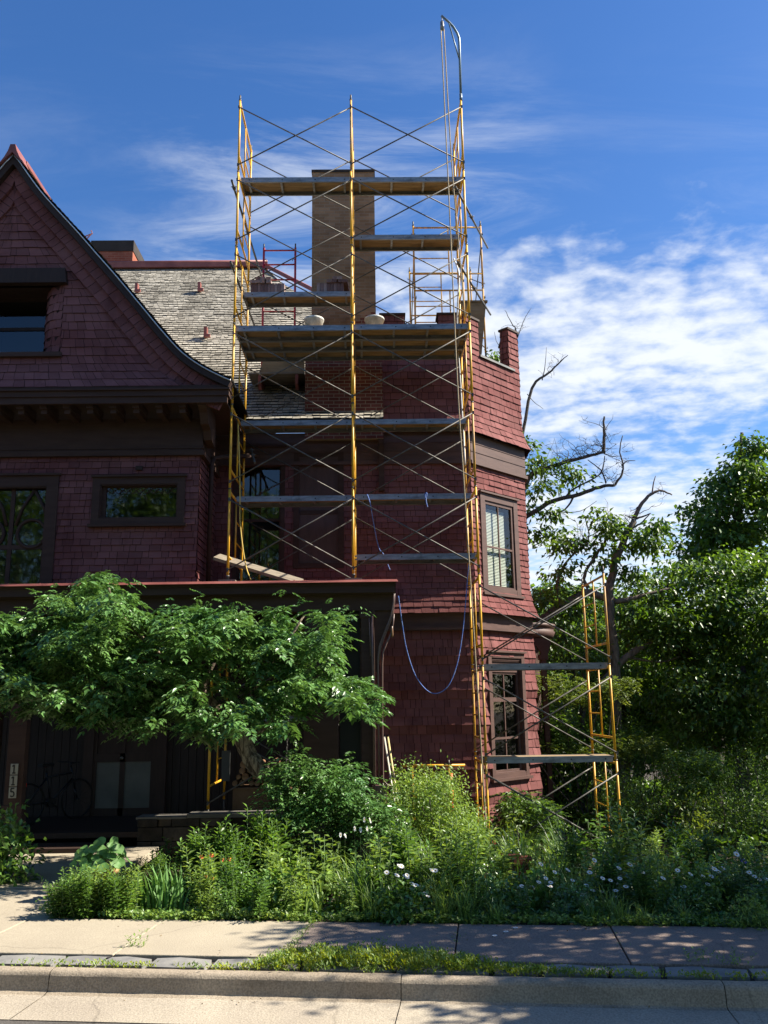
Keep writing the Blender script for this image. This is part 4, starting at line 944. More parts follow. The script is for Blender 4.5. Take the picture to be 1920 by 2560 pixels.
o = b.build('frame', [YEL, STEEL]); o.parent = sf; o.matrix_parent_inverse = Matrix.Translation(-sf.location)
b = MB(); b.tube([(1.30, 15.66, .9), (1.31, 15.66, -.3)], .03, 8); o = b.build('orange_strap', mat('orange_tape', (.75, .10, .02), rough=.5)); o.parent = sf; o.matrix_parent_inverse = Matrix.Translation(-sf.location)
# ------------------------------------------------------------------ vegetation
rng = np.random.default_rng(11)
def unit(a): return a/np.maximum(np.linalg.norm(a, axis=1, keepdims=True), 1e-9)
class Leaves:
    """many single leaves: base point, direction, face normal, length, width; each leaf is two folded triangles pairs"""
    def __init__(s): s.B = []; s.D = []; s.N = []; s.L = []; s.W = []; s.C = []
    def add(s, B, D, N, L, W, droop=.0):
        n = len(B); s.B.append(np.asarray(B, float)); s.D.append(unit(np.asarray(D, float))); s.N.append(np.asarray(N, float))
        s.L.append(np.broadcast_to(L, (n,)).astype(float)); s.W.append(np.broadcast_to(W, (n,)).astype(float)); s.C.append(np.full(n, droop))
    def arrays(s):
        B, D, N = (np.concatenate(x) for x in (s.B, s.D, s.N)); L, W, C = (np.concatenate(x)[:, None] for x in (s.L, s.W, s.C))
        S = unit(np.cross(D, N)); U = np.cross(S, D)
        mid = B+D*L*.45-np.array([0, 0, 1.])*L*C*.2; tip = B+D*L-np.array([0, 0, 1.])*L*C
        f = U*W*.18
        return np.stack([B, mid+S*W*.5+f, tip, mid-S*W*.5+f], 1).reshape(-1, 3)
    def mesh(s, name, m):
        v = s.arrays(); n = len(v)//4; me = bpy.data.meshes.new(name)
        me.vertices.add(len(v)); me.vertices.foreach_set('co', v.ravel())
        i = np.arange(n)*4; t = np.stack([i, i+1, i+2, i, i+2, i+3], 1).reshape(-1)
        me.loops.add(6*n); me.loops.foreach_set('vertex_index', t.astype(np.int32))
        me.polygons.add(2*n); me.polygons.foreach_set('loop_start', np.arange(2*n, dtype=np.int32)*3); me.polygons.foreach_set('loop_total', np.full(2*n, 3, np.int32))
        me.materials.append(m); me.update(calc_edges=True); me.validate()
        return me
def rvec(n): return unit(rng.normal(size=(n, 3)))
def spray(lv, base, d, length, nl, ll, lw, droop=.25):
    """pinnate leaf: paired leaflets along a drooping rachis"""
    d = np.asarray(d, float); d /= np.linalg.norm(d); up = np.array([0, 0, 1.]); s = np.cross(d, up); s /= max(np.linalg.norm(s), 1e-6); n = np.cross(s, d)
    t = np.repeat(np.linspace(.22, .95, nl), 2); sg = np.tile([1., -1.], nl)
    P = base+np.outer(t*length, d)-np.outer(droop*length*t**2, up)
    D = np.outer(sg, s)*.85+d*.55-up*.25+rng.normal(size=(2*nl, 3))*.14
    N = n+rng.normal(size=(2*nl, 3))*.42
    sz = (1-.35*t)*rng.uniform(.8, 1.15, 2*nl)
    lv.add(P, D, N, ll*sz, lw*sz, .12)
    lv.add(P[-1:], (d-up*.4)[None], n[None], ll, lw, .1)
LEAF_V = leafmat('vine_leaf', (.058, .146, .038), .36, .45, .22, .65, (.13, .245, .065))
LEAF_G = leafmat('garden_leaf', (.070, .155, .032), .38, .48, .34, .65, (.13, .235, .045))
LEAF_L = leafmat('pale_garden_leaf', (.15, .25, .055), .45, .36, .38, .45, (.22, .32, .075))
LEAF_D = leafmat('dark_tree_leaf', (.050, .112, .020), .42, .5, .40, .5, (.11, .195, .035))
LEAF_T = leafmat('tree_leaf', (.055, .12, .022), .42, .45, .40, .5, (.11, .19, .035))
LEAF_Y = leafmat('yellow_green_leaf', (.19, .27, .035), .5, .35, .40, .3, (.32, .36, .04))
LEAF_S = leafmat('sapling_leaf', (.085, .14, .025), .5, .40, .40, .35, (.14, .18, .035))
LEAF_B = leafmat('blue_green_leaf', (.11, .235, .06), .5, .2, .32, .35, (.15, .29, .08))
BARK = mat('furrowed_bark', (.07, .05, .036), (.36, .29, .21), .95, 7, (4, 4, .7), bump=1., bscale=30, dist=.8, lo=.42, hi=.62)
BARKD = mat('dark_bark', (.05, .042, .036), (.11, .095, .08), .95, 7, (3, 3, .8), bump=.6)
BARKP = mat('pale_bark', (.10, .08, .065), (.22, .18, .145), .95, 7, (3, 3, .8), bump=.6)
STEM = mat('green_stem', (.06, .11, .03), rough=.6)
def in_poly(x, y, poly):
    c = False; n = len(poly); j = n-1
    for i in range(n):
        xi, yi = poly[i]; xj, yj = poly[j]
        if (yi > y) != (yj > y) and x < (xj-xi)*(y-yi)/(yj-yi)+xi: c = not c
        j = i
    return c
def thing_plant(name, label, cat, loc, group=None): return empty(name, loc, label, cat, group)
def child_mesh(root, name, me):
    o = link(name, me, root); o.matrix_parent_inverse = Matrix.Translation(-root.location); return o
# --- the big vine-like tree in front of the porch
vine = thing_plant('leaning_tree', 'leaning tree with feathery leaves spreading across the whole porch front', 'tree', (-.95, 12.3, -.2))
poly = [(-260, 1560), (-100, 1540), (0, 1540), (60, 1535), (110, 1492), (170, 1478), (215, 1455), (285, 1440), (312, 1455), (300, 1490), (290, 1515), (320, 1535), (380, 1532), (440, 1522), (458, 1505), (480, 1522), (520, 1520), (575, 1516), (620, 1530), (672, 1535), (700, 1512), (722, 1492), (740, 1515), (790, 1522), (845, 1512), (885, 1520), (850, 1560), (822, 1600), (828, 1640), (850, 1685), (900, 1705), (950, 1728), (972, 1742), (955, 1760), (930, 1785), (880, 1775), (850, 1755), (800, 1740), (745, 1775), (730, 1830), (690, 1822), (640, 1795), (615, 1812), (540, 1818), (500, 1840), (460, 1792), (400, 1780), (380, 1828), (340, 1818), (300, 1790), (250, 1800), (200, 1790), (150, 1770), (100, 1780), (60, 1740), (0, 1750), (-120, 1780), (-260, 1760)]
lv = Leaves(); tips = []
while len(tips) < 450:
    x, y = rng.uniform(-260, 980), rng.uniform(1440, 1842)
    if in_poly(x, y, poly):
        # layered shelves of foliage with dark gaps between them
        sh_ = math.sin(y/19.+math.sin(x/95.)*2.1+x/230.)
        if sh_ < -.5 and rng.random() < .5: continue
        if 480 < x < 640 and 1640 < y < 1800 and rng.random() < .6: continue
        tips.append((x, y))
for x, y in tips:
    Yd = 12.25+rng.normal()*.62; p0 = np.array(at(x, y, Yd)); k = rng.integers(10, 16); yaw0 = rng.uniform(0, 2*math.pi)
    for _ in range(k):
        a = yaw0+rng.normal()*1.1; d = np.array([math.cos(a), math.sin(a)*.9, rng.uniform(-.45, .25)])
        spray(lv, p0+rng.normal(size=3)*[.09, .10, .05], d, rng.uniform(.15, .28), rng.integers(4, 7), rng.uniform(.09, .14), rng.uniform(.042, .062), .35)
# trailing shoots at the rim
for i in range(len(poly)):
    (x0, y0), (x1, y1) = poly[i], poly[(i+1) % len(poly)]
    for t in np.linspace(0, 1, max(1, int(math.hypot(x1-x0, y1-y0)/26)), endpoint=False):
        p0 = np.array(at(x0+(x1-x0)*t+rng.normal()*8, y0+(y1-y0)*t+rng.normal()*8, 12.3+rng.normal()*.4))
        for _ in range(3):
            a = rng.uniform(0, 6.28); spray(lv, p0+rng.normal(size=3)*.05, [math.cos(a), math.sin(a)*.6, rng.uniform(-.5, .5)], rng.uniform(.15, .26), rng.integers(4, 7), .07, .03, .3)
child_mesh(vine, 'crown', lv.mesh('crown', LEAF_V))
tk = MB()
tp = [at(735, 2090, 12.3), at(722, 2030, 12.3), at(700, 1975, 12.3), at(672, 1942, 12.3), at(640, 1915, 12.3), at(612, 1868, 12.3), at(590, 1825, 12.3), at(560, 1785, 12.3), at(500, 1740, 12.3), at(420, 1715, 12.3), at(300, 1690, 12.3), at(150, 1680, 12.3)]
tk.tube(sag(tp, 4), [x for x in np.interp(np.linspace(0, 11, 45), range(12), [.16, .14, .13, .12, .125, .11, .10, .09, .06, .05, .04, .025])], 12)
for pts in ([(590, 1825), (610, 1760), (660, 1690), (720, 1600), (760, 1540)], [(612, 1868), (680, 1800), (760, 1740), (860, 1740), (950, 1750)], [(560, 1785), (470, 1690), (380, 1620), (290, 1520), (270, 1460)], [(500, 1740), (540, 1640), (560, 1560)], [(300, 1690), (180, 1600), (60, 1570)]):
    P = sag([at(x, y, 12.3+i*.02) for i, (x, y) in enumerate(pts)], 3); tk.tube(P, list(np.linspace(.05, .012, len(P))), 7)
st0 = [at(x, y, 12.2) for x, y in ((672, 1945), (640, 1905), (628, 1888))]; tk.tube(st0, [.10, .085, .06], 10)
tk.v = [tuple(V(p)+V(rng.normal(size=3))*.005) for p in tk.v]
child_mesh(vine, 'trunk', tk.mesh('trunk', BARK))
# lower growth round its foot
def bush(name, label, cat, poly, Yc, dY, n, kind, m, group=None, loc=None, stems=6, size=1.):
    xs = [a for a, b in poly]; ys = [b for a, b in poly]; lv = Leaves(); cnt = 0; cen = []
    while cnt < n:
        x, y = rng.uniform(min(xs), max(xs)), rng.uniform(min(ys), max(ys))
        if not in_poly(x, y, poly): continue
        p0 = np.array(at(x, y, Yc+rng.normal()*dY)); cen.append(p0); cnt += 1
        if kind == 'spray':
            for _ in range(7):
                a = rng.uniform(0, 6.28); spray(lv, p0+rng.normal(size=3)*.07*size, [math.cos(a), math.sin(a), rng.uniform(-.3, .4)], rng.uniform(.16, .28)*size, rng.integers(4, 6), .08*size, .034*size, .4)
        elif kind == 'small':
            k = 26; D = rvec(k)+[0, 0, .3]; lv.add(p0+rng.normal(size=(k, 3))*.085*size, D, rvec(k)*.6+[0, 0, .8], rng.uniform(.03, .055, k)*size, rng.uniform(.014, .024, k)*size, .1)
        elif kind == 'mid':
            k = 14; D = rvec(k)+[0, 0, -.1]; lv.add(p0+rng.normal(size=(k, 3))*.13*size, D, rvec(k)*.6+[0, 0, .8], rng.uniform(.07, .13, k)*size, rng.uniform(.04, .065, k)*size, .25)
    b0 = at(sum(xs)/len(xs), max(ys), Yc); base = V((b0.x, Yc, gz(stcoord(b0)[1])))
    root = thing_plant(name, label, cat, base, group)
    child_mesh(root, 'foliage', lv.mesh('foliage', m))
    sm = MB()
    for i in range(stems):
        e = V(cen[rng.integers(len(cen))]); md = (base+e)/2+V((rng.normal()*.08, rng.normal()*.08, .05)); sm.tube(sag([base+V((rng.normal()*.05, rng.normal()*.05, 0)), md, e], 3), list(np.linspace(.018*size, .005, 7)), 6)
    child_mesh(root, 'stem', sm.mesh('stem', BARKD))
    return root
bush('shrub', 'feathery bush growing round the foot of the leaning trunk', 'shrub', [(690, 1910), (720, 1885), (770, 1900), (800, 1935), (850, 1900), (885, 1890), (915, 1905), (905, 1960), (925, 1990), (960, 2000), (1000, 2060), (950, 2110), (830, 2085), (740, 2070), (705, 2020), (680, 1965)], 11.9, .25, 190, 'spray', LEAF_V)
bush('shrub', 'upright small-leaved shrub in front of the spare yellow frame', 'shrub', [(985, 1990), (1000, 1940), (1030, 1920), (1080, 1950), (1110, 1925), (1130, 1945), (1150, 1990), (1165, 2010), (1195, 2045), (1210, 2090), (1180, 2110), (1000, 2110), (985, 2070)], 12.3, .25, 360, 'small', LEAF_L, size=1.15)
bush('shrub', 'thin shrub with a few shoots beside the conduits of the porch corner', 'shrub', [(935, 2010), (960, 1985), (990, 2000), (1000, 2060), (960, 2100), (930, 2080)], 13.2, .15, 60, 'small', LEAF_G)
bush('shrub', 'dark shrub in deep shade at the edge of the path', 'shrub', [(-60, 2080), (0, 2040), (35, 2050), (55, 2110), (70, 2170), (50, 2200), (-60, 2210)], 11.6, .2, 70, 'mid', LEAF_G)
# --- garden bed: one plant of each kind is built, then copied
def stem_to(sm, p, q, r, bend=.03):
    p, q = V(p), V(q); sm.tube([p, (p+q)/2+V((rng.normal()*bend, rng.normal()*bend, 0)), q], [r, r*.8, r*.5], 5)
def make_spire(n=11, h=.75, m=LEAF_G, ll=.145, lw=.040, per=34, spread=.2):
    lv = Leaves(); sm = MB()
    for i in range(n):
        a = rng.uniform(0, 6.28); r = rng.uniform(0, spread); p = np.array([r*math.cos(a)*.6, r*math.sin(a)*.6, 0]); hh = h*rng.uniform(.72, 1.08); q = np.array([r*math.cos(a)*1.5, r*math.sin(a)*1.5, hh])
        stem_to(sm, p, q, .006); t = np.linspace(.12, 1., per)**.85; an = np.arange(per)*2.4+rng.uniform(0, 6)
        B = p+np.outer(t, q-p); D = np.stack([np.cos(an), np.sin(an), .25+.9*(t**4)], 1); N = np.stack([-np.cos(an)*.3, -np.sin(an)*.3, np.ones(per)], 1)+rng.normal(size=(per, 3))*.2
        sz = np.where(t > .9, .65, 1.)*rng.uniform(.75, 1.15, per); lv.add(B, D, N, ll*sz, lw*sz, .28)
    return lv, sm, m
def make_broad(n=7, h=.7, m=LEAF_L, ll=.19, lw=.095):
    lv = Leaves(); sm = MB()
    for i in range(n):
        a = rng.uniform(0, 6.28); r = rng.uniform(.02, .16); p = np.array([r*math.cos(a)*.5, r*math.sin(a)*.5, 0]); q = np.array([r*math.cos(a)*1.6, r*math.sin(a)*1.6, h*rng.uniform(.6, 1.05)])
        stem_to(sm, p, q, .007); per = 15; t = np.linspace(.2, 1, per); an = np.arange(per)*1.75+rng.uniform(0, 6); B = p+np.outer(t, q-p)
        D = np.stack([np.cos(an), np.sin(an), rng.uniform(-.1, .8, per)], 1); N = np.stack([-np.cos(an)*.5, -np.sin(an)*.5, np.ones(per)], 1)+rng.normal(size=(per, 3))*.25; sz = rng.uniform(.55, 1.1, per)*(1-.35*t); lv.add(B, D, N, ll*sz, lw*sz, .3)
    return lv, sm, m
def make_strap(n=34, h=.55, m=LEAF_L, w_=.022, lean=.35):
    sm = MB(); v = []
    for i in range(n):
        a = rng.uniform(0, 6.28); ln_ = h*rng.uniform(.6, 1.1); l_ = lean*rng.uniform(.3, 1.3); p = V((rng.normal()*.06, rng.normal()*.06, 0)); dr = V((math.cos(a), math.sin(a), 0)); s_ = V((-math.sin(a), math.cos(a), 0)); prev = None; ww = w_*rng.uniform(.7, 1.2)
        for k_ in range(6):
            t = k_/5; c_ = p+dr*(l_*ln_*t*t)+V((0, 0, ln_*(t-.28*l_*t**3*2))); hw = ww*.5*(1-t**3)*(.6+.4*min(1, t*3))+.0008; cur = (c_-s_*hw, c_+s_*hw)
            if prev: sm.face([prev[0], prev[1], cur[1], cur[0]], 0)
            prev = cur
    return None, sm, m
def make_mound(n=60, r=.28, h=.4, m=LEAF_G, ll=.07, lw=.045, per=12):
    lv = Leaves(); sm = MB(); a = rng.uniform(0, 6.28, n); rr = r*np.sqrt(rng.uniform(0, 1, n)); z = h*rng.uniform(.1, 1, n)*np.sqrt(np.maximum(.05, 1-(rr/r)**2))
    C = np.stack([rr*np.cos(a), rr*np.sin(a), z], 1)
    for c_ in C:
        D = rvec(per)+[0, 0, .35]; lv.add(c_+rng.normal(size=(per, 3))*.035, D, rvec(per)*.5+[0, 0, .9], rng.uniform(.6, 1.1, per)*ll, rng.uniform(.7, 1.1, per)*lw, .2)
    for c_ in C[::5]: stem_to(sm, (c_[0]*.3, c_[1]*.3, 0), c_, .004)
    return lv, sm, m
def proto(name, gen):
    lv, sm, m = gen; out = []
    if lv is not None: out.append(('leaves', lv.mesh('leaves', m)))
    if sm is not None and sm.v: out.append(('stem' if lv is not None else 'leaves', sm.mesh('stem' if lv is not None else 'leaves', STEM if lv is not None else m)))
    return out
KINDS = {
 'spire': ('flowering_perennial', 'perennial', 'upright perennial with whorls of narrow leaves in the garden bed', 'narrow-leaved perennials in the garden bed', [proto('a', make_spire()), proto('b', make_spire(14, .8, LEAF_G, .13, .034, 32, .24)), proto('c', make_spire(9, .7, LEAF_L, .135, .034, 30, .18))]),
 'broad': ('milkweed_plant', 'plant', 'broad-leaved milkweed plant in the garden bed', 'milkweed in the garden bed', [proto('a', make_broad()), proto('b', make_broad(6, .8, LEAF_G, .22, .10)), proto('c', make_broad(8, .55, LEAF_G, .14, .065))]),
 'strap': ('iris_clump', 'iris', 'clump of sword-shaped iris leaves at the front of the bed', 'iris clumps in the garden bed', [proto('a', make_strap(30, .5, LEAF_B, .028, .3)), proto('b', make_strap(26, .42, LEAF_L, .024, .45))]),
 'grass': ('grass_tuft', 'grass tuft', 'tuft of long arching grass in the garden bed', 'grass tufts in the garden bed', [proto('a', make_strap(70, .75, LEAF_G, .012, .6)), proto('b', make_strap(60, .6, LEAF_L, .012, .7))]),
 'mound': ('leafy_mound', 'plant', 'low bushy mound of small leaves in the garden bed', 'leafy mounds in the garden bed', [proto('a', make_mound()), proto('b', make_mound(70, .32, .5, LEAF_L, .055, .03)), proto('c', make_mound(55, .26, .35, LEAF_V, .045, .028))]),
}
def put(kind, x, y, s=1., label=None, group=True, rz=None):
    nm, cat, lab, gr_, ps = KINDS[kind]; z = gz(stcoord(V((x, y, 0)))[1])-.01
    r = empty(nm, (x, y, z), label or lab, cat, (gr_ if not label else None)); r.rotation_euler = (rnd.uniform(-.06, .06), rnd.uniform(-.06, .06), rnd.uniform(0, 6.28) if rz is None else rz); r.scale = (s, s, s*rnd.uniform(.92, 1.08))
    for n_, me in ps[rnd.randrange(len(ps))]:
        o = link(n_, me); o.parent = r
    return r
TOPX = [-50, 150, 170, 250, 330, 400, 450, 520, 600, 640, 700, 760, 900, 1000, 1150, 1220, 1300, 1400, 1500, 1600, 1700, 1800, 1920, 2100]
TOPY = [2190, 2190, 2150, 2150, 2150, 2130, 2090, 2075, 2090, 2045, 2040, 2070, 2055, 2055, 2020, 2055, 2045, 2050, 2045, 2050, 2075, 2085, 2095, 2095]
def top_z(x, y):
    # height a plant at (x, y) may reach so that the bed keeps its outline
    p = V((x, y, .4))-V((0, 0, EYE)); px_p = 960+FPX*p.dot(_r)/p.dot(_f)
    q = at(px_p, float(np.interp(px_p, TOPX, TOPY)), y); return q.z, px_p
def inbed(x, y): return x > -3.40-.03*(y-9.3) and not (-1.2 < x < -.6 and 12.6 < y < 13.2)
KH = {'spire': .78, 'broad': .75, 'strap': .55, 'grass': .7, 'mound': .45}
rows = [(9.28, .28), (9.66, .34), (10.0, .40), (10.45, .46), (11.0, .52), (11.6, .60), (12.3, .62), (13.1, .65), (14.0, .7)]
for ri, (s0, step) in enumerate(rows):
    t = -4.75
    while t < 4.9+.3*ri:
        q = st(t+rnd.uniform(-.08, .08), s0+rnd.uniform(-.09, .09)); t += step*rnd.uniform(.8, 1.25)
        if not inbed(q.x, q.y) or (s0 > 12.5 and q.x < 1.2): continue
        if 10.25 < q.y < 11.1 and q.x < -2.9: continue
        tz, px_p = top_z(q.x, q.y); z0 = gz(s0); room_ = tz-z0
        if px_p > 2050 or (ri < 3 and (345 < px_p < 470 or 770 < px_p < 815)): continue
        if px_p < 420: k = rnd.choices(['spire', 'mound'], [8, 1])[0]
        elif px_p < 760: k = rnd.choices(['spire', 'mound', 'broad', 'strap'], [5, 2, 3, 1 if ri < 2 else 0])[0]
        elif px_p < 1200: k = rnd.choices(['spire', 'broad', 'grass', 'mound'], [3, 5, 2, 1])[0]
        else: k = rnd.choices(['grass', 'spire', 'mound', 'broad'], [3, 3, 3, 1])[0]
        lim = ((.55, .75, .9, 1., 1., 1., 1., 1., 1.) if px_p < 1200 else (.42, .55, .75, .95, 1.1, 1.1, 1.1, 1., 1.))[ri] if px_p > 430 else (.95, 1, 1, 1, 1, 1, 1, 1, 1)[ri]
        s = max(.35, min(1.25, room_*lim*rnd.uniform(.8, 1.06)/KH[k]))
        put(k, q.x, q.y, s)
for px_s, py_s, s in ((370, 2268, 1.0), (405, 2272, 1.15), (440, 2270, 1.0), (790, 2278, 1.0)): q = atz(px_s, py_s, 0); put('strap', q.x, q.y, s)
for px_s, y_, s in ((640, 11.2, 1.25), (690, 11.0, 1.2), (1180, 11.2, 1.2), (1010, 10.7, 1.1), (560, 11.0, 1.1), (485, 11.0, 1.05)): q = at(px_s, 2200, y_); put('spire', q.x, y_, s)
for px_s, y_, s in ((180, 9.75, .66), (215, 9.6, .62), (250, 9.8, .64), (290, 9.65, .66), (325, 9.8, .72), (195, 10.1, .6)): q = at(px_s, 2200, y_); put('spire', q.x, y_, s)
for px_s, y_, s in ((930, 9.9, 1.0), (985, 10.0, 1.05), (1080, 10.2, 1.0), (1120, 10.0, .9), (900, 10.2, 1.)): q = at(px_s, 2200, y_); put('broad', q.x, y_, s)
# daisies: each a flower on its own stem
PET = mat('white_petal', (.78, .78, .76), rough=.6); EYEY = mat('yellow_flower_eye', (.6, .36, .03), rough=.7)
def flower_mesh(np_, r, pw, m1, m2, h, cup=.15):
    b = MB(); tilt = V((.35, -.55, .75)).normalized(); a = tilt.cross(V((0, 0, 1))).normalized(); c_ = a.cross(tilt); top = V((.02, -.02, h))
    for i in range(np_):
        t = 2*math.pi*i/np_; d = a*math.cos(t)+c_*math.sin(t); s_ = d.cross(tilt)
        b.face([top+d*.006, top+d*r*.6-s_*pw/2+tilt*r*cup, top+d*r+tilt*r*cup*.6, top+d*r*.6+s_*pw/2+tilt*r*cup], 0)
    n = 8; rr = r*.3; ring_ = [top+(a*math.cos(6.283*i/n)+c_*math.sin(6.283*i/n))*rr+tilt*.004 for i in range(n)]
    for i in range(n): b.face([ring_[i], ring_[(i+1) % n], top+tilt*.012], 1)
    b.tube([(0, 0, 0), (.01, 0, h*.5), tuple(top)], [.0028, .0025, .002], 5, 2)
    return b.mesh('flower', [m1, m2, STEM])
DA = [flower_mesh(15, .032, .013, PET, EYEY, .55), flower_mesh(13, .027, .012, PET, EYEY, .48)]
dpx = [(1340, 2205), (1358, 2195), (1368, 2215), (1425, 2200), (1452, 2235), (1462, 2212), (1475, 2225), (1497, 2228), (1448, 2280-40), (1520, 2200), (1540, 2170), (1530, 2240), (1535, 2225), (1480, 2150), (1470, 2180), (1545, 2195), (1570, 2160), (1600, 2180), (1650, 2195), (1690, 2175), (1718, 2185), (1750, 2190), (1772, 2190), (1770, 2165), (1780, 2172), (1790, 2178), (1762, 2210), (1800, 2170), (1835, 2135), (1840, 2130), (1868, 2180), (1880, 2190), (1890, 2195), (1895, 2198), (1910, 2198), (1300, 2214), (1322, 2215), (1372, 2205), (1430, 2228), (990, 2165), (1005, 2190), (1012, 2192), (985, 2188), (1024, 2208), (1035, 2212), (1048, 2215), (1058, 2232), (1062, 2240), (1072, 2176), (1086, 2175), (998, 2165), (965, 2180), (860, 2090), (885, 2072), (900, 2075), (915, 2072), (850, 2088), (910, 2050), (922, 2052), (1012, 2187), (1345, 2160), (1380, 2180), (1412, 2175), (1500, 2195), (1560, 2215), (1630, 2200), (1705, 2215)]
for i, (x, y) in enumerate(dpx):
    Yd = 9.52+rnd.uniform(-.12, .25) if y > 2130 else 10.6
    p_ = at(x, y, Yd); me = DA[i % 2]; h = .55 if i % 2 == 0 else .48; zb = gz(stcoord(p_)[1]); s = 1.08 if y > 2130 else .55
    o = link('daisy', me); o.location = (p_.x, p_.y, zb-.02); o.scale = (s, s, max(.3, (p_.z-zb+.02)/h)); o.rotation_euler = (0, 0, rnd.uniform(-.6, .6))
    tag(o, 'white daisy with a yellow eye standing up from the garden bed', 'flower', 'daisies in the garden bed')
for i, (x, y, z_) in enumerate(((1230, 2350, .01), (1258, 2340, .01), (1282, 2330, .01))):
    q = atz(x, y, .012); o = link('fallen_daisy', DA[1]); o.location = q+V((0, 0, .02)); o.scale = (1.1, 1.1, .05); tag(o, 'white daisy head lying on the shaded sidewalk', 'flower', 'fallen daisies on the sidewalk')
COL_ = mat('coral_red_petal', (.55, .08, .04), rough=.6); CM = flower_mesh(5, .024, .018, COL_, EYEY, .5, -.5)
for x, y in ((500, 2140), (525, 2136), (552, 2147), (570, 2146), (510, 2190), (527, 2195), (500, 2205), (578, 2158), (520, 2215), (1205, 2190), (1230, 2103)):
    Yd = 10.1; p_ = at(x, y, Yd); zb = gz(stcoord(p_)[1]); o = link('columbine_flower', CM); o.location = (p_.x, p_.y, zb); o.scale = (1.2, 1.2, (p_.z-zb)/.5); tag(o, 'small coral red columbine flower among the green leaves', 'flower', 'columbines in the garden bed')
vio = flower_mesh(5, .04, .03, mat('violet_petal', (.12, .06, .45), rough=.6), EYEY, .5)
p_ = at(1851, 2152, 10.); o = link('violet_flower', vio); o.location = (p_.x, p_.y, gz(stcoord(p_)[1])); o.scale = (1.2, 1.2, (p_.z-gz(stcoord(p_)[1]))/.5); tag(o, 'single violet flower among the daisies', 'flower')
# nasturtium in a clay pot
q = at(255, 2200, 10.55); pot = empty('potted_plant', (q.x, q.y, gz(stcoord(q)[1])+.06), 'round-leaved plant in a tan clay pot beside the path', 'potted plant')
b = MB(); b.lathe([(0, 0), (.12, 0), (.17, .30), (.19, .30), (.19, .36), (.165, .36), (.16, .32), (0, .32)], (0, 0, 0), 20); o = link('pot', b.mesh('pot', mat('tan_clay', (.45, .27, .12), (.38, .22, .10), .85, 5))); o.parent = pot
b = MB(); sb = MB()
for i in range(62):
    a = rng.uniform(0, 6.28); rr = .34*math.sqrt(rng.uniform(0, 1)); z_ = .36+.36*(1-(rr/.36)**2)*rng.uniform(.3, 1.05); c_ = V((rr*math.cos(a), rr*math.sin(a)*.8, z_)); R_ = rng.uniform(.04, .072)
    nrm = V((math.cos(a)*.5+.2, math.sin(a)*.5-.5, .8)).normalized()+V(rng.normal(size=3)*.2); nrm.normalize(); u_ = nrm.cross(V((0, 0, 1))).normalized(); v_ = nrm.cross(u_)
    ringp = [c_+(u_*math.cos(t)+v_*math.sin(t))*R_*(1+.07*math.sin(5*t+i)) + nrm*R_*.12*math.sin(3*t+i) for t in np.linspace(0, 2*math.pi, 11)[:-1]]
    k0 = len(b.v); b.v += [tuple(c_-nrm*R_*.18)]+[tuple(p) for p in ringp]
    for j in range(10): b.f.append((k0, k0+1+j, k0+1+(j+1) % 10)); b.m.append(0); b.s.append(True)
    sb.tube([(c_.x*.2, c_.y*.2, .3), (c_.x*.7, c_.y*.7, .3+(c_.z-.3)*.6), tuple(c_-nrm*R_*.18)], .004, 5)
o = link('leaves', b.mesh('leaves', LEAF_B)); o.parent = pot; o = link('stem', sb.mesh('stem', STEM)); o.parent = pot
# orange-red bricks half buried in the plants
for i, (x, y) in enumerate(((1278, 2145), (1303, 2150))):
    q = at(x, y, 10.9); b = MB(); b.box(-.11, .11, -.05, .05, 0, .09); b.box(-.08, .08, -.03, .03, -.7, 0); o = link('edging_brick', b.mesh('edging_brick', BRICKO)); o.location = q-V((0, 0, .05)); o.rotation_euler = (0, 0, .2*i); tag(o, 'orange-red brick '+('nearer to' if i else 'farther from')+' the far scaffold legs, half hidden in the plants', 'brick')
# ground cover in the bed and weeds on the kerb strip (uncountable)
def cover(name, label, n, fn, m, ll, lw, per=8, up=.6):
    lv = Leaves(); C = np.array([fn() for _ in range(n)])
    for c_ in C:
        D = rvec(per)*[1, 1, .6]+[0, 0, up]; lv.add(c_+rng.normal(size=(per, 3))*[.03, .03, .01], D, rvec(per)*.4+[0, 0, 1], rng.uniform(.6, 1.2, per)*ll, rng.uniform(.7, 1.2, per)*lw, .1)
    o = link(name, lv.mesh(name, m)); tag(o, label, 'ground cover', kind='stuff'); return o
def bedpt():
    while True:
        t, s = rng.uniform(-4.4, 6.5), 9.2+5*rng.uniform(0, 1)**1.7; q = st(t, s)
        if inbed(q.x, q.y): return (q.x, q.y, gz(s)+rng.uniform(0, .07))
cover('ground_cover', 'low leafy ground cover between the taller plants of the bed', 3400, bedpt, LEAF_G, .07, .035)
def woodpt():
    while True:
        x, y = rng.uniform(2.6, 19), rng.uniform(14.2, 34)
        if x > 3.9+.0*y or y < 15.4: q = V((x, y, 0)); s = stcoord(q)[1]; return (x, y, gz(s)+rng.uniform(0, .35))
cover('wood_floor', 'dark leafy undergrowth covering the floor of the wood', 4200, woodpt, LEAF_D, .17, .09, 12, .5)
def edgept():
    t = rng.uniform(-3.9, 5.5); s = 9.13+abs(rng.normal())*.05*(1.2+math.sin(t*4.3)+.6*math.sin(t*11)); q = st(t, s); return (q.x, q.y, .0+rng.uniform(0, .06))
cover('edging_weeds', 'small leafy weeds creeping over the back edge of the sidewalk', 560, edgept, LEAF_L, .045, .028)
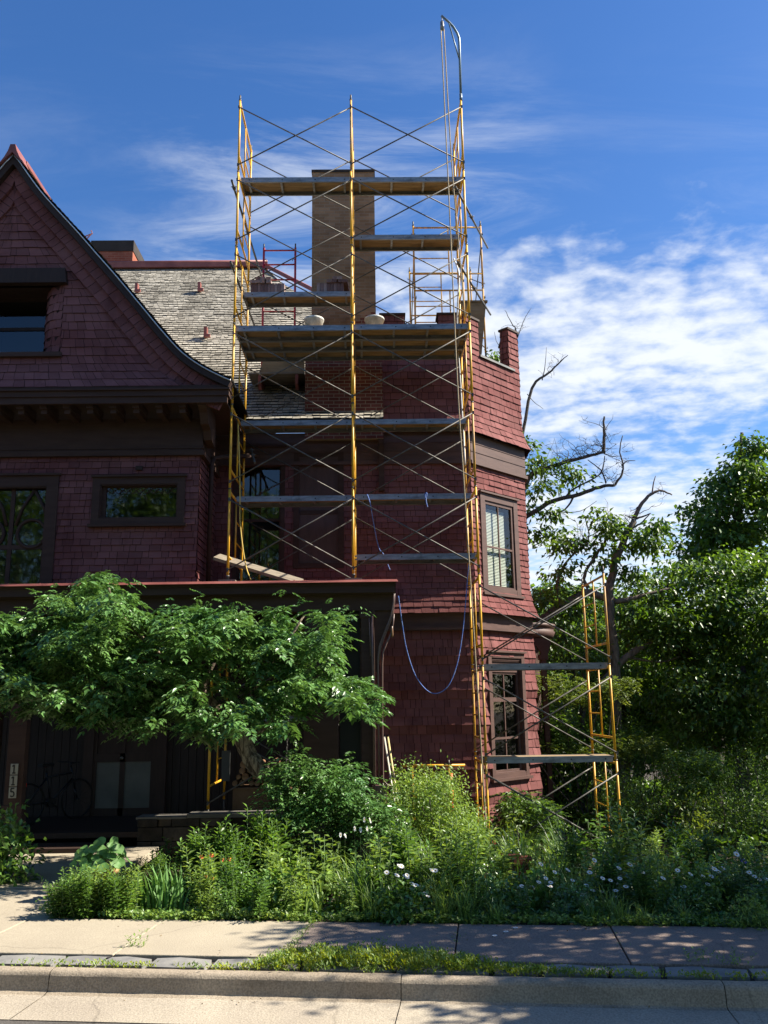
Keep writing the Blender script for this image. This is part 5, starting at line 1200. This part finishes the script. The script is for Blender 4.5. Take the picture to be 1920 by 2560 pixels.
def strip():
    while True:
        t = rng.uniform(-4.4, 4.5); den_ = float(np.interp(t, [-4.4, -3.2, -2.6, -2.0, -1.75, -1.2, -.6, .2, .8, 2.5, 4.5], [.02, .05, .03, .10, .85, 1., .9, .22, .07, .05, .07]))
        if rng.random() > den_: continue
        s = rng.uniform(7.57, 7.62+.34*min(1, den_*1.2)); q = st(t, s); return (q.x, q.y, -.02+rng.uniform(0, .02+.09*den_))
cover('kerb_weeds', 'yellow-green low weeds between flagstones and kerb', 850, strip, LEAF_Y, .034, .014, 9, 1.0)
cover('kerb_grass', 'short green grass and weeds on the strip behind the kerb', 560, strip, LEAF_L, .045, .014, 8, 1.0)
def crack():
    j = JT[rng.integers(4, 9)]; s = rng.uniform(7.95, 9.1)
    if j > -1.8 and j < -1.7: pass
    elif rng.random() < .8: j = -1.774
    q = st(j+rng.normal()*.012, s); return (q.x, q.y, .002)
cover('joint_weeds', 'tiny weeds in the joint between pale and brown sidewalk slabs', 90, crack, LEAF_L, .022, .010, 6, .7)
for x, y, lb in ((342, 2372, 'small green weed at the edge of the pale sidewalk'), (945, 2385, 'small green weed where pale and brown slabs meet the strip'), (1745, 2410, 'bushy green weed on the shaded strip, nearest the far tree shade'), (1835, 2415, 'tall thin weed on the shaded strip behind the kerb')):
    q = atz(x, y, -.02); lv = Leaves()
    for i in range(9): k = 7; t = np.linspace(.2, 1, k); an_ = np.arange(k)*2.4+i; p = np.array([rng.normal()*.03, rng.normal()*.03, 0]); top = p*2+[0, 0, rng.uniform(.06, .13)]; lv.add(p+np.outer(t, top-p), np.stack([np.cos(an_), np.sin(an_), np.full(k, .8)], 1), np.stack([-np.cos(an_), -np.sin(an_), np.full(k, 1.)], 1), .04, .012, .1)
    o = empty('weed', q, lb, 'weed'); l_ = link('leaves', lv.mesh('leaves', LEAF_L)); l_.parent = o

# ------------------------------------------------------------------ trees
def crown(blobs, leaf, n_per=60, ll=.13, lw=.075, clump=.35, den=1.):
    """blobs: (px, py, rx px, ry px, distance, depth radius); leaves sit in drooping clumps spread through each blob"""
    lv = Leaves()
    for (px, py, rx, ry, Yd, dz) in blobs:
        c = np.array(at(px, py, Yd)); dist = Yd*1.08; sx, sz = rx/FPX*dist, ry/FPX*dist
        nc = max(4, int(den*11*(sx*sz*dz)**(2/3)/(clump**2)*.35)); d = rvec(nc); rad = rng.uniform(.25, 1., nc)**.45
        C = c+d*np.array([sx, dz, sz])*rad[:, None]
        for q in C:
            k = int(n_per*rng.uniform(.5, 1.3)); off = rng.normal(size=(k, 3))*clump*np.array([.55, .55, .28]); off[:, 2] -= .25*np.hypot(off[:, 0], off[:, 1])
            D = off*[1, 1, .4]+rng.normal(size=(k, 3))*.15+[0, 0, -.12]; N = rng.normal(size=(k, 3))*.45+[0, 0, 1.]
            lv.add(q+off, D, N, ll*rng.uniform(.6, 1.2, k), lw*rng.uniform(.7, 1.2, k), .2)
    return lv
def limbs(segs, m, r0=.12):
    b = MB()
    for pts, ra, rb in segs:
        P = sag([at(*p) if len(p) == 3 and not isinstance(p, V) else p for p in pts], 4); P = [p+V((rnd.gauss(0, ra*.15), rnd.gauss(0, ra*.15), rnd.gauss(0, ra*.15))) for p in P]; b.tube(P, list(np.linspace(ra, rb, len(P))), 8)
    return b
def twigs(b, pts, n, L_, r_, depth=2):
    for _ in range(n):
        i = rnd.randrange(len(pts)-1); p = pts[i].lerp(pts[i+1], rnd.random()); d = V((rnd.gauss(0, 1), rnd.gauss(0, .6), rnd.uniform(-.3, 1.1))).normalized(); l = L_*rnd.uniform(.35, 1.1)
        q = [p]; m = 5
        for k_ in range(m):
            d = (d+V((rnd.gauss(0, .45), rnd.gauss(0, .4), rnd.gauss(.10, .35)))).normalized(); q.append(q[-1]+d*l/m)
        b.tube(q, list(np.linspace(r_, r_*.3, m+1)), 5)
        if depth > 0: twigs(b, q[1:], rnd.randrange(1, 4), l*.55, r_*.55, depth-1)
def tree(name, label, segs, bark, blobs, leaf, base, tw=(), group=None, **k):
    root = thing_plant(name, label, 'tree', base, group); b = limbs(segs, bark)
    for pts, n, L_, r_ in tw: twigs(b, [at(*p) for p in pts], n, L_, r_)
    child_mesh(root, 'trunk', b.mesh('trunk', bark))
    if blobs: child_mesh(root, 'crown', crown(blobs, leaf, **k).mesh('crown', leaf))
    return root
def gp(px, Yd): q = at(px, 2000, Yd); return V((q.x, Yd, gz(stcoord(q)[1])))
Y1 = 23
b1 = gp(1255, Y1)
tree('half_dead_tree', 'half-dead tree behind the corner tower with two long bare dark limbs', [
  ([b1, at(1262, 1500, Y1), at(1280, 1300, Y1)], .26, .16),
  ([at(1280, 1300, Y1), at(1320, 1290, Y1), at(1370, 1258, Y1), at(1450, 1235, Y1), at(1500, 1218, Y1), at(1537, 1212, Y1)], .075, .04),
  ([at(1537, 1212, Y1), at(1555, 1185, Y1), at(1557, 1160, Y1), at(1550, 1130, Y1), at(1556, 1090, Y1)], .035, .012), ([at(1554, 1165, Y1), at(1567, 1153, Y1), at(1588, 1152, Y1)], .022, .008),
  ([at(1275, 1330, Y1), at(1322, 1195, Y1), at(1370, 1170, Y1), at(1430, 1150, Y1), at(1470, 1140, Y1), at(1508, 1132, Y1)], .075, .032),
  ([at(1508, 1132, Y1), at(1511, 1095, Y1), at(1509, 1060, Y1), at(1512, 1041, Y1)], .05, .022), ([at(1508, 1132, Y1), at(1525, 1140, Y1), at(1545, 1142, Y1)], .02, .008),
  ([at(1515, 1208, Y1), at(1505, 1180, Y1), at(1490, 1165, Y1), at(1470, 1150, Y1)], .022, .012), ([at(1410, 1248, Y1), at(1435, 1222, Y1), at(1500, 1185, Y1), at(1512, 1140, Y1)], .03, .012),
  ([at(1435, 1240, Y1), at(1410, 1275, Y1), at(1370, 1280, Y1)], .03, .012), ([at(1400, 1280, Y1), at(1450, 1278, Y1), at(1492, 1252, Y1)], .012, .006),
  ([at(1300, 1120, Y1), at(1330, 970, Y1), at(1370, 935, Y1), at(1400, 905, Y1), at(1420, 888, Y1)], .05, .008), ([at(1355, 950, Y1), at(1362, 920, Y1), at(1366, 868, Y1)], .016, .005), ([at(1318, 985, Y1), at(1335, 1005, Y1), at(1358, 1022, Y1)], .012, .005),
  ([at(1290, 1100, Y1), at(1292, 850, Y1), at(1280, 810, Y1), at(1262, 775, Y1)], .03, .006), ([at(1292, 850, Y1), at(1310, 800, Y1), at(1328, 770, Y1)], .012, .005), ([at(1275, 880, Y1), at(1245, 860, Y1), at(1236, 830, Y1)], .012, .005)],
  BARKD, [(1340, 1180, 26, 24, Y1, .5), (1370, 1150, 30, 10, Y1, .3), (1350, 1215, 40, 22, Y1, .5), (1415, 1180, 26, 14, Y1, .4), (1435, 1192, 14, 14, Y1, .3), (1330, 1250, 18, 30, Y1, .4), (1400, 1290, 30, 22, Y1, .4), (1385, 1320, 20, 22, Y1, .4), (1318, 1110, 6, 25, Y1, .3), (1330, 1330, 20, 25, Y1, .4), (1232, 890, 5, 5, Y1, .15)], LEAF_T, b1,
  tw=[([(1440, 1150, Y1), (1508, 1132, Y1), (1510, 1070, Y1)], 22, .9, .011), ([(1400, 1160, Y1), (1460, 1142, Y1)], 14, 1.0, .010), ([(1505, 1180, Y1), (1537, 1212, Y1)], 12, .7, .009), ([(1555, 1185, Y1), (1556, 1100, Y1)], 9, .5, .008), ([(1335, 965, Y1), (1400, 905, Y1)], 10, .6, .007), ([(1280, 810, Y1), (1292, 850, Y1)], 6, .6, .006), ([(1330, 1190, Y1), (1400, 1160, Y1)], 14, 1.0, .008)], n_per=34, ll=.17, lw=.09, clump=.32)
Y2 = 20
b2_ = gp(1545, Y2)
tree('bare_topped_tree', 'tree with a pale bare broken top rising over the far scaffold frame', [
  ([b2_, at(1540, 1700, Y2), at(1525, 1520, Y2), at(1532, 1430, Y2), at(1560, 1350, Y2), at(1587, 1295, Y2)], .13, .065), ([at(1587, 1295, Y2), at(1600, 1265, Y2), at(1630, 1234, Y2), at(1655, 1227, Y2), at(1680, 1238, Y2)], .055, .015), ([at(1630, 1234, Y2), at(1634, 1205, Y2), at(1639, 1190, Y2)], .02, .008),
  ([at(1590, 1297, Y2), at(1610, 1290, Y2), at(1628, 1283, Y2)], .03, .01), ([at(1580, 1320, Y2), at(1600, 1310, Y2), at(1626, 1284, Y2)], .03, .01), ([at(1585, 1295, Y2), at(1562, 1288, Y2)], .018, .008),
  ([at(1535, 1500, Y2), at(1500, 1490, Y2), at(1465, 1482, Y2), at(1400, 1515, Y2), at(1345, 1560, Y2)], .08, .10), ([at(1530, 1500, Y2), at(1560, 1502, Y2), at(1600, 1490, Y2), at(1680, 1470, Y2)], .08, .03), ([at(1470, 1470, Y2), at(1460, 1440, Y2), at(1490, 1390, Y2), at(1520, 1340, Y2), at(1540, 1300, Y2)], .05, .012),
  ([at(1400, 1510, Y2), at(1395, 1450, Y2), at(1420, 1400, Y2), at(1470, 1350, Y2), at(1460, 1290, Y2)], .04, .01), ([at(1500, 1720, Y2), at(1570, 1640, Y2), at(1640, 1600, Y2), at(1700, 1565, Y2)], .11, .04), ([at(1575, 1645, Y2), at(1650, 1655, Y2), at(1700, 1640, Y2)], .03, .012)],
  BARKP, [(1495, 1300, 26, 22, Y2, .5), (1540, 1310, 24, 20, Y2, .5), (1530, 1340, 30, 25, Y2, .5), (1590, 1360, 45, 28, Y2, .7), (1640, 1345, 40, 28, Y2, .7), (1650, 1310, 18, 10, Y2, .3), (1410, 1420, 30, 22, Y2, .5), (1440, 1370, 22, 22, Y2, .4), (1405, 1360, 20, 14, Y2, .4), (1500, 1400, 28, 16, Y2, .4), (1560, 1420, 30, 20, Y2, .5), (1390, 1480, 40, 24, Y2, .6), (1350, 1500, 30, 25, Y2, .5), (1440, 1520, 35, 20, Y2, .5)], LEAF_T, b2_,
  tw=[([(1560, 1350, Y2), (1600, 1265, Y2)], 8, .7, .012), ([(1630, 1234, Y2), (1680, 1238, Y2)], 5, .35, .007), ([(1420, 1400, Y2), (1470, 1350, Y2)], 8, 1., .008), ([(1490, 1390, Y2), (1540, 1300, Y2)], 8, 1., .008)], n_per=40, ll=.16, lw=.085, clump=.30)
def simple(label, px, Yd, blobs, leaf, r=.2, group=None, **k):
    b0 = gp(px, Yd); top = at(px+10, min(b[1] for b in blobs)+60, Yd); segs = [([b0, (b0+top)/2+V((rnd.gauss(0, .15), 0, 0)), top], r, r*.25)]
    for bl in blobs[::2]:
        t = rnd.uniform(.3, .8); segs.append(([b0.lerp(top, t), at(bl[0]*.6+px*.4, bl[1]+20, Yd), at(bl[0], bl[1], bl[4])], r*.35, .02))
    return tree('leafy_tree', label, segs, BARKD, blobs, leaf, b0, group=group, **k)
simple('tall poplar-like tree rising highest above the wood', 1840, 27, [(1860, 1105, 26, 34, 27, 1), (1880, 1150, 45, 40, 27, 1.4), (1840, 1200, 55, 40, 27, 1.5), (1900, 1220, 60, 50, 27, 1.6), (1790, 1250, 45, 35, 27, 1.4), (1850, 1290, 70, 45, 27, 1.8), (1760, 1250, 30, 22, 27, 1.2), (1755, 1330, 45, 45, 27, 1.4), (1800, 1360, 60, 40, 27, 1.6), (1735, 1380, 30, 40, 27, 1.2), (1900, 1350, 60, 60, 27, 1.8), (1950, 1250, 50, 80, 27, 1.8)], LEAF_T, .28, n_per=60, ll=.19, lw=.13, clump=.42)
simple('broad maple with bright outer leaves at the edge of the wood', 1780, 21, [(1620, 1470, 70, 40, 21, 1.2), (1700, 1440, 70, 35, 21, 1.3), (1800, 1440, 90, 45, 21, 1.5), (1880, 1420, 70, 50, 21, 1.5), (1590, 1540, 55, 40, 20.6, 1.2), (1680, 1540, 80, 45, 20.4, 1.4), (1780, 1530, 90, 50, 20.4, 1.5), (1890, 1520, 80, 60, 20.4, 1.5), (1640, 1600, 60, 35, 20.5, 1.1), (1740, 1610, 90, 45, 20.5, 1.3), (1860, 1620, 90, 50, 20.5, 1.4)], LEAF_D, .26, n_per=75, ll=.14, lw=.08, clump=.38, den=1.25)
simple('dark dense tree filling the shade beneath the broad maple', 1850, 19.5, [(1720, 1700, 90, 55, 19.8, 1.3), (1820, 1700, 90, 60, 19.5, 1.4), (1910, 1720, 80, 70, 19.2, 1.4), (1760, 1790, 90, 55, 19.5, 1.3), (1860, 1810, 90, 60, 19.3, 1.4), (1950, 1600, 60, 120, 19.6, 1.4), (1930, 1850, 70, 70, 19, 1.2)], LEAF_D, .22, n_per=75, ll=.13, lw=.075, clump=.38, den=1.25)
simple('feathery young tree behind the far scaffold frame', 1450, 20.2, [(1380, 1560, 40, 30, 20.2, .7), (1450, 1580, 50, 35, 20.2, .7), (1400, 1640, 40, 40, 20.2, .7), (1480, 1650, 50, 45, 20.2, .7), (1560, 1660, 45, 40, 20.2, .7), (1540, 1740, 50, 40, 20.2, .7), (1420, 1720, 45, 35, 20.2, .7)], LEAF_T, .09, n_per=42, ll=.13, lw=.06, clump=.30)
for i, (px, Yd, lab, cx_, w_) in enumerate(((1330, 34, 'distant pale tree seen just past the tower window', 1360, 60), (1460, 36, 'distant tree behind the two half-bare trees', 1470, 80), (1600, 38, 'distant tree behind the bare broken top', 1600, 90), (1720, 38, 'distant tree between maple and poplar-like tree', 1720, 90), (1880, 36, 'distant tree far behind the dark dense tree', 1880, 100))):
    simple(lab, px, Yd, [(cx_, 1510+10*i, w_, 50, Yd, 2.5), (cx_-30, 1590, w_, 60, Yd, 2.5), (cx_+30, 1590, w_, 60, Yd, 2.5), (cx_, 1680, w_*1.2, 60, Yd, 2.5), (cx_-20, 1770, w_*1.2, 60, Yd, 2.5), (cx_, 1850, w_*1.2, 60, Yd, 2.5)], LEAF_D if i else LEAF_T, .25, n_per=50, ll=.26, lw=.16, clump=.6, den=1.4)
simple('dark tree deep in the wood behind the far scaffold frame', 1560, 25, [(1480, 1600, 80, 55, 25, 1.6), (1580, 1570, 80, 50, 25, 1.6), (1540, 1680, 90, 60, 25, 1.6), (1640, 1690, 80, 60, 25, 1.6), (1460, 1730, 80, 60, 25, 1.6), (1580, 1790, 90, 60, 25, 1.6), (1470, 1830, 70, 50, 25, 1.5)], LEAF_D, .2, n_per=60, ll=.19, lw=.115, clump=.5, den=1.2)
simple('dark tree deep in the wood behind the broad maple', 1760, 24.5, [(1690, 1650, 90, 55, 24.5, 1.6), (1800, 1640, 90, 60, 24.5, 1.6), (1900, 1660, 90, 60, 24.5, 1.6), (1700, 1760, 90, 60, 24.5, 1.6), (1820, 1770, 90, 60, 24.5, 1.6), (1920, 1790, 80, 70, 24.5, 1.6), (1740, 1860, 100, 55, 24.5, 1.6), (1880, 1880, 90, 60, 24.5, 1.5)], LEAF_D, .2, n_per=60, ll=.19, lw=.115, clump=.5, den=1.2)
# undergrowth along the edge of the wood
UG = [(1400, 1830, 70, 60, 19.2, 'sunny undergrowth bush beside the bay of the house'), (1500, 1880, 80, 70, 19.3, 'leafy undergrowth bush behind the far scaffold legs'), (1620, 1900, 80, 80, 19.0, 'dense undergrowth bush at the dark edge of the wood'), (1740, 1930, 80, 70, 17.2, 'shaded undergrowth bush under the dense tree'), (1860, 1960, 90, 70, 16.8, 'darkest undergrowth bush under the dense tree'), (1430, 1960, 80, 60, 18.9, 'undergrowth bush at the foot of the lit tower wall'), (1560, 1990, 80, 55, 16.6, 'low undergrowth bush behind the last scaffold leg'), (1680, 2020, 80, 50, 16.2, 'low undergrowth bush along the back of the daisies'), (1800, 2040, 90, 50, 15.8, 'low dark bush behind the daisies'), (1920, 2050, 70, 60, 15.6, 'low dark bush at the shaded end of the bed'), (1320, 2040, 50, 45, 15.9, 'straggly bush against the lowest lit shingles')]
for px, py, rx, ry, Yd, lab in UG:
    poly_ = [(px+rx*math.cos(a)*rnd.uniform(.55, 1.4), py+ry*math.sin(a)*rnd.uniform(.55, 1.5)) for a in np.linspace(0, 6.283, 14)[:-1]]
    bush('undergrowth_bush', lab, 'bush', poly_, Yd+rnd.uniform(0, .8), .6, 150, rnd.choice(['mid', 'spray', 'small']), LEAF_D if Yd > 16.5 else LEAF_T, stems=9, size=rnd.uniform(.85, 1.2))
bush('sapling', 'yellowish sapling branch reaching out under the upper side plank', 'sapling', [(1310, 1680), (1360, 1690), (1420, 1700), (1500, 1700), (1560, 1690), (1600, 1710), (1560, 1740), (1500, 1745), (1430, 1760), (1380, 1740), (1330, 1715)], 18.6, .2, 80, 'spray', LEAF_S, stems=5)
bush('sapling', 'yellowish sapling branch spreading over the lower sunlit plank', 'sapling', [(1300, 1870), (1350, 1860), (1450, 1855), (1550, 1850), (1640, 1840), (1655, 1860), (1560, 1890), (1450, 1890), (1330, 1885)], 18.5, .2, 75, 'spray', LEAF_S, stems=5)
bush('vine', 'reddish young creeper climbing among the plants near the twin scaffold legs', 'vine', [(1250, 2080), (1290, 2060), (1310, 2090), (1300, 2140), (1260, 2150)], 12.8, .1, 26, 'mid', LEAF_S, stems=4, size=.7)
bush('vine', 'thin creeper with yellowish leaves standing tall before the dark wood', 'vine', [(1690, 2110), (1735, 2000), (1745, 2000), (1760, 2060), (1745, 2110)], 13.2, .08, 16, 'mid', LEAF_S, stems=3, size=.7)
# street trees beyond the right edge of the view, whose shade falls across sidewalk and road
def off_tree(x, y, h, r, label, n=70, zc=None, big=1., ry=1.):
    base = V((x, y, gz(stcoord(V((x, y, 0)))[1]))); root = thing_plant('street_tree', label, 'tree', base); lv = Leaves(); zc = zc or h*.65
    for _ in range(n):
        d = rvec(1)[0]*rng.uniform(.3, 1)**.4; c_ = np.array([x, y, zc])+d*[r, r*ry, r*.75]; k = 46; off = rng.normal(size=(k, 3))*np.array([.35, .35, .2])*big
        lv.add(c_+off, rng.normal(size=(k, 3)), rng.normal(size=(k, 3))*.5+[0, 0, 1], rng.uniform(.1, .2, k)*big, rng.uniform(.07, .12, k)*big, .2)
    child_mesh(root, 'crown', lv.mesh('crown', LEAF_D)); b = MB(); b.tube([base, base+V((.1, 0, zc*.6)), V((x, y, zc+r*.4))], [.22, .16, .05], 10)
    for _ in range(7): d = rvec(1)[0]; b.tube([V((x, y, zc*.6)), V((x, y, zc))+V(d)*r*.5, V((x, y, zc))+V(d)*r*.9], [.08, .05, .015], 6)
    child_mesh(root, 'trunk', b.mesh('trunk', BARKD)); return root
off_tree(8.6, 9.1, 7.0, 2.5, 'street tree beyond the daisies whose shade covers the brown slabs', 170, 5.4, ry=.52)
off_tree(11.6, 11.2, 8, 2.7, 'street tree at the end of the garden bed', 170, 6.4, ry=.7)
off_tree(9.9, 7.1, 7.8, 2.6, 'street tree on the near side whose shade falls on the gutter', 230, 5.3, ry=.42)
off_tree(11.5, 17.6, 7, 2.6, 'tree beyond the wood edge, closest to the undergrowth', 170, 4.6)
for x, y, h, r, lb in ((-15, -6, 14, 5.0, 'street tree across the road, opposite the porch steps'), (-7, -7, 16, 5.2, 'street tree across the road, opposite the gable'), (1.5, -6.5, 15, 5.0, 'street tree across the road, opposite the chimney'), (10, -6.5, 16, 5.2, 'street tree across the road, opposite the corner tower'), (-24, -5, 15, 5.2, 'street tree across the road, farthest from the tower'), (19, -5, 15, 5.2, 'street tree across the road, nearest the sun')):
    off_tree(x, y, h, r, lb, 420, h*.52, 1.6)

def litter():
    t = rng.uniform(-4.4, 4.5); s = rng.choice([rng.uniform(7.95, 9.1), rng.normal(7.30, .05), rng.normal(9.05, .08), rng.normal(7.88, .03)]); q = st(t, s)
    return (q.x, q.y, .004 if s > 7.5 else -.158)
cover('leaf_litter', 'scattered dry bits and fallen leaves on sidewalk and gutter', 130, litter, mat('dry_leaf', (.12, .08, .04), (.22, .16, .08), .9, 3, isl=.4), .028, .014, 1, .15)
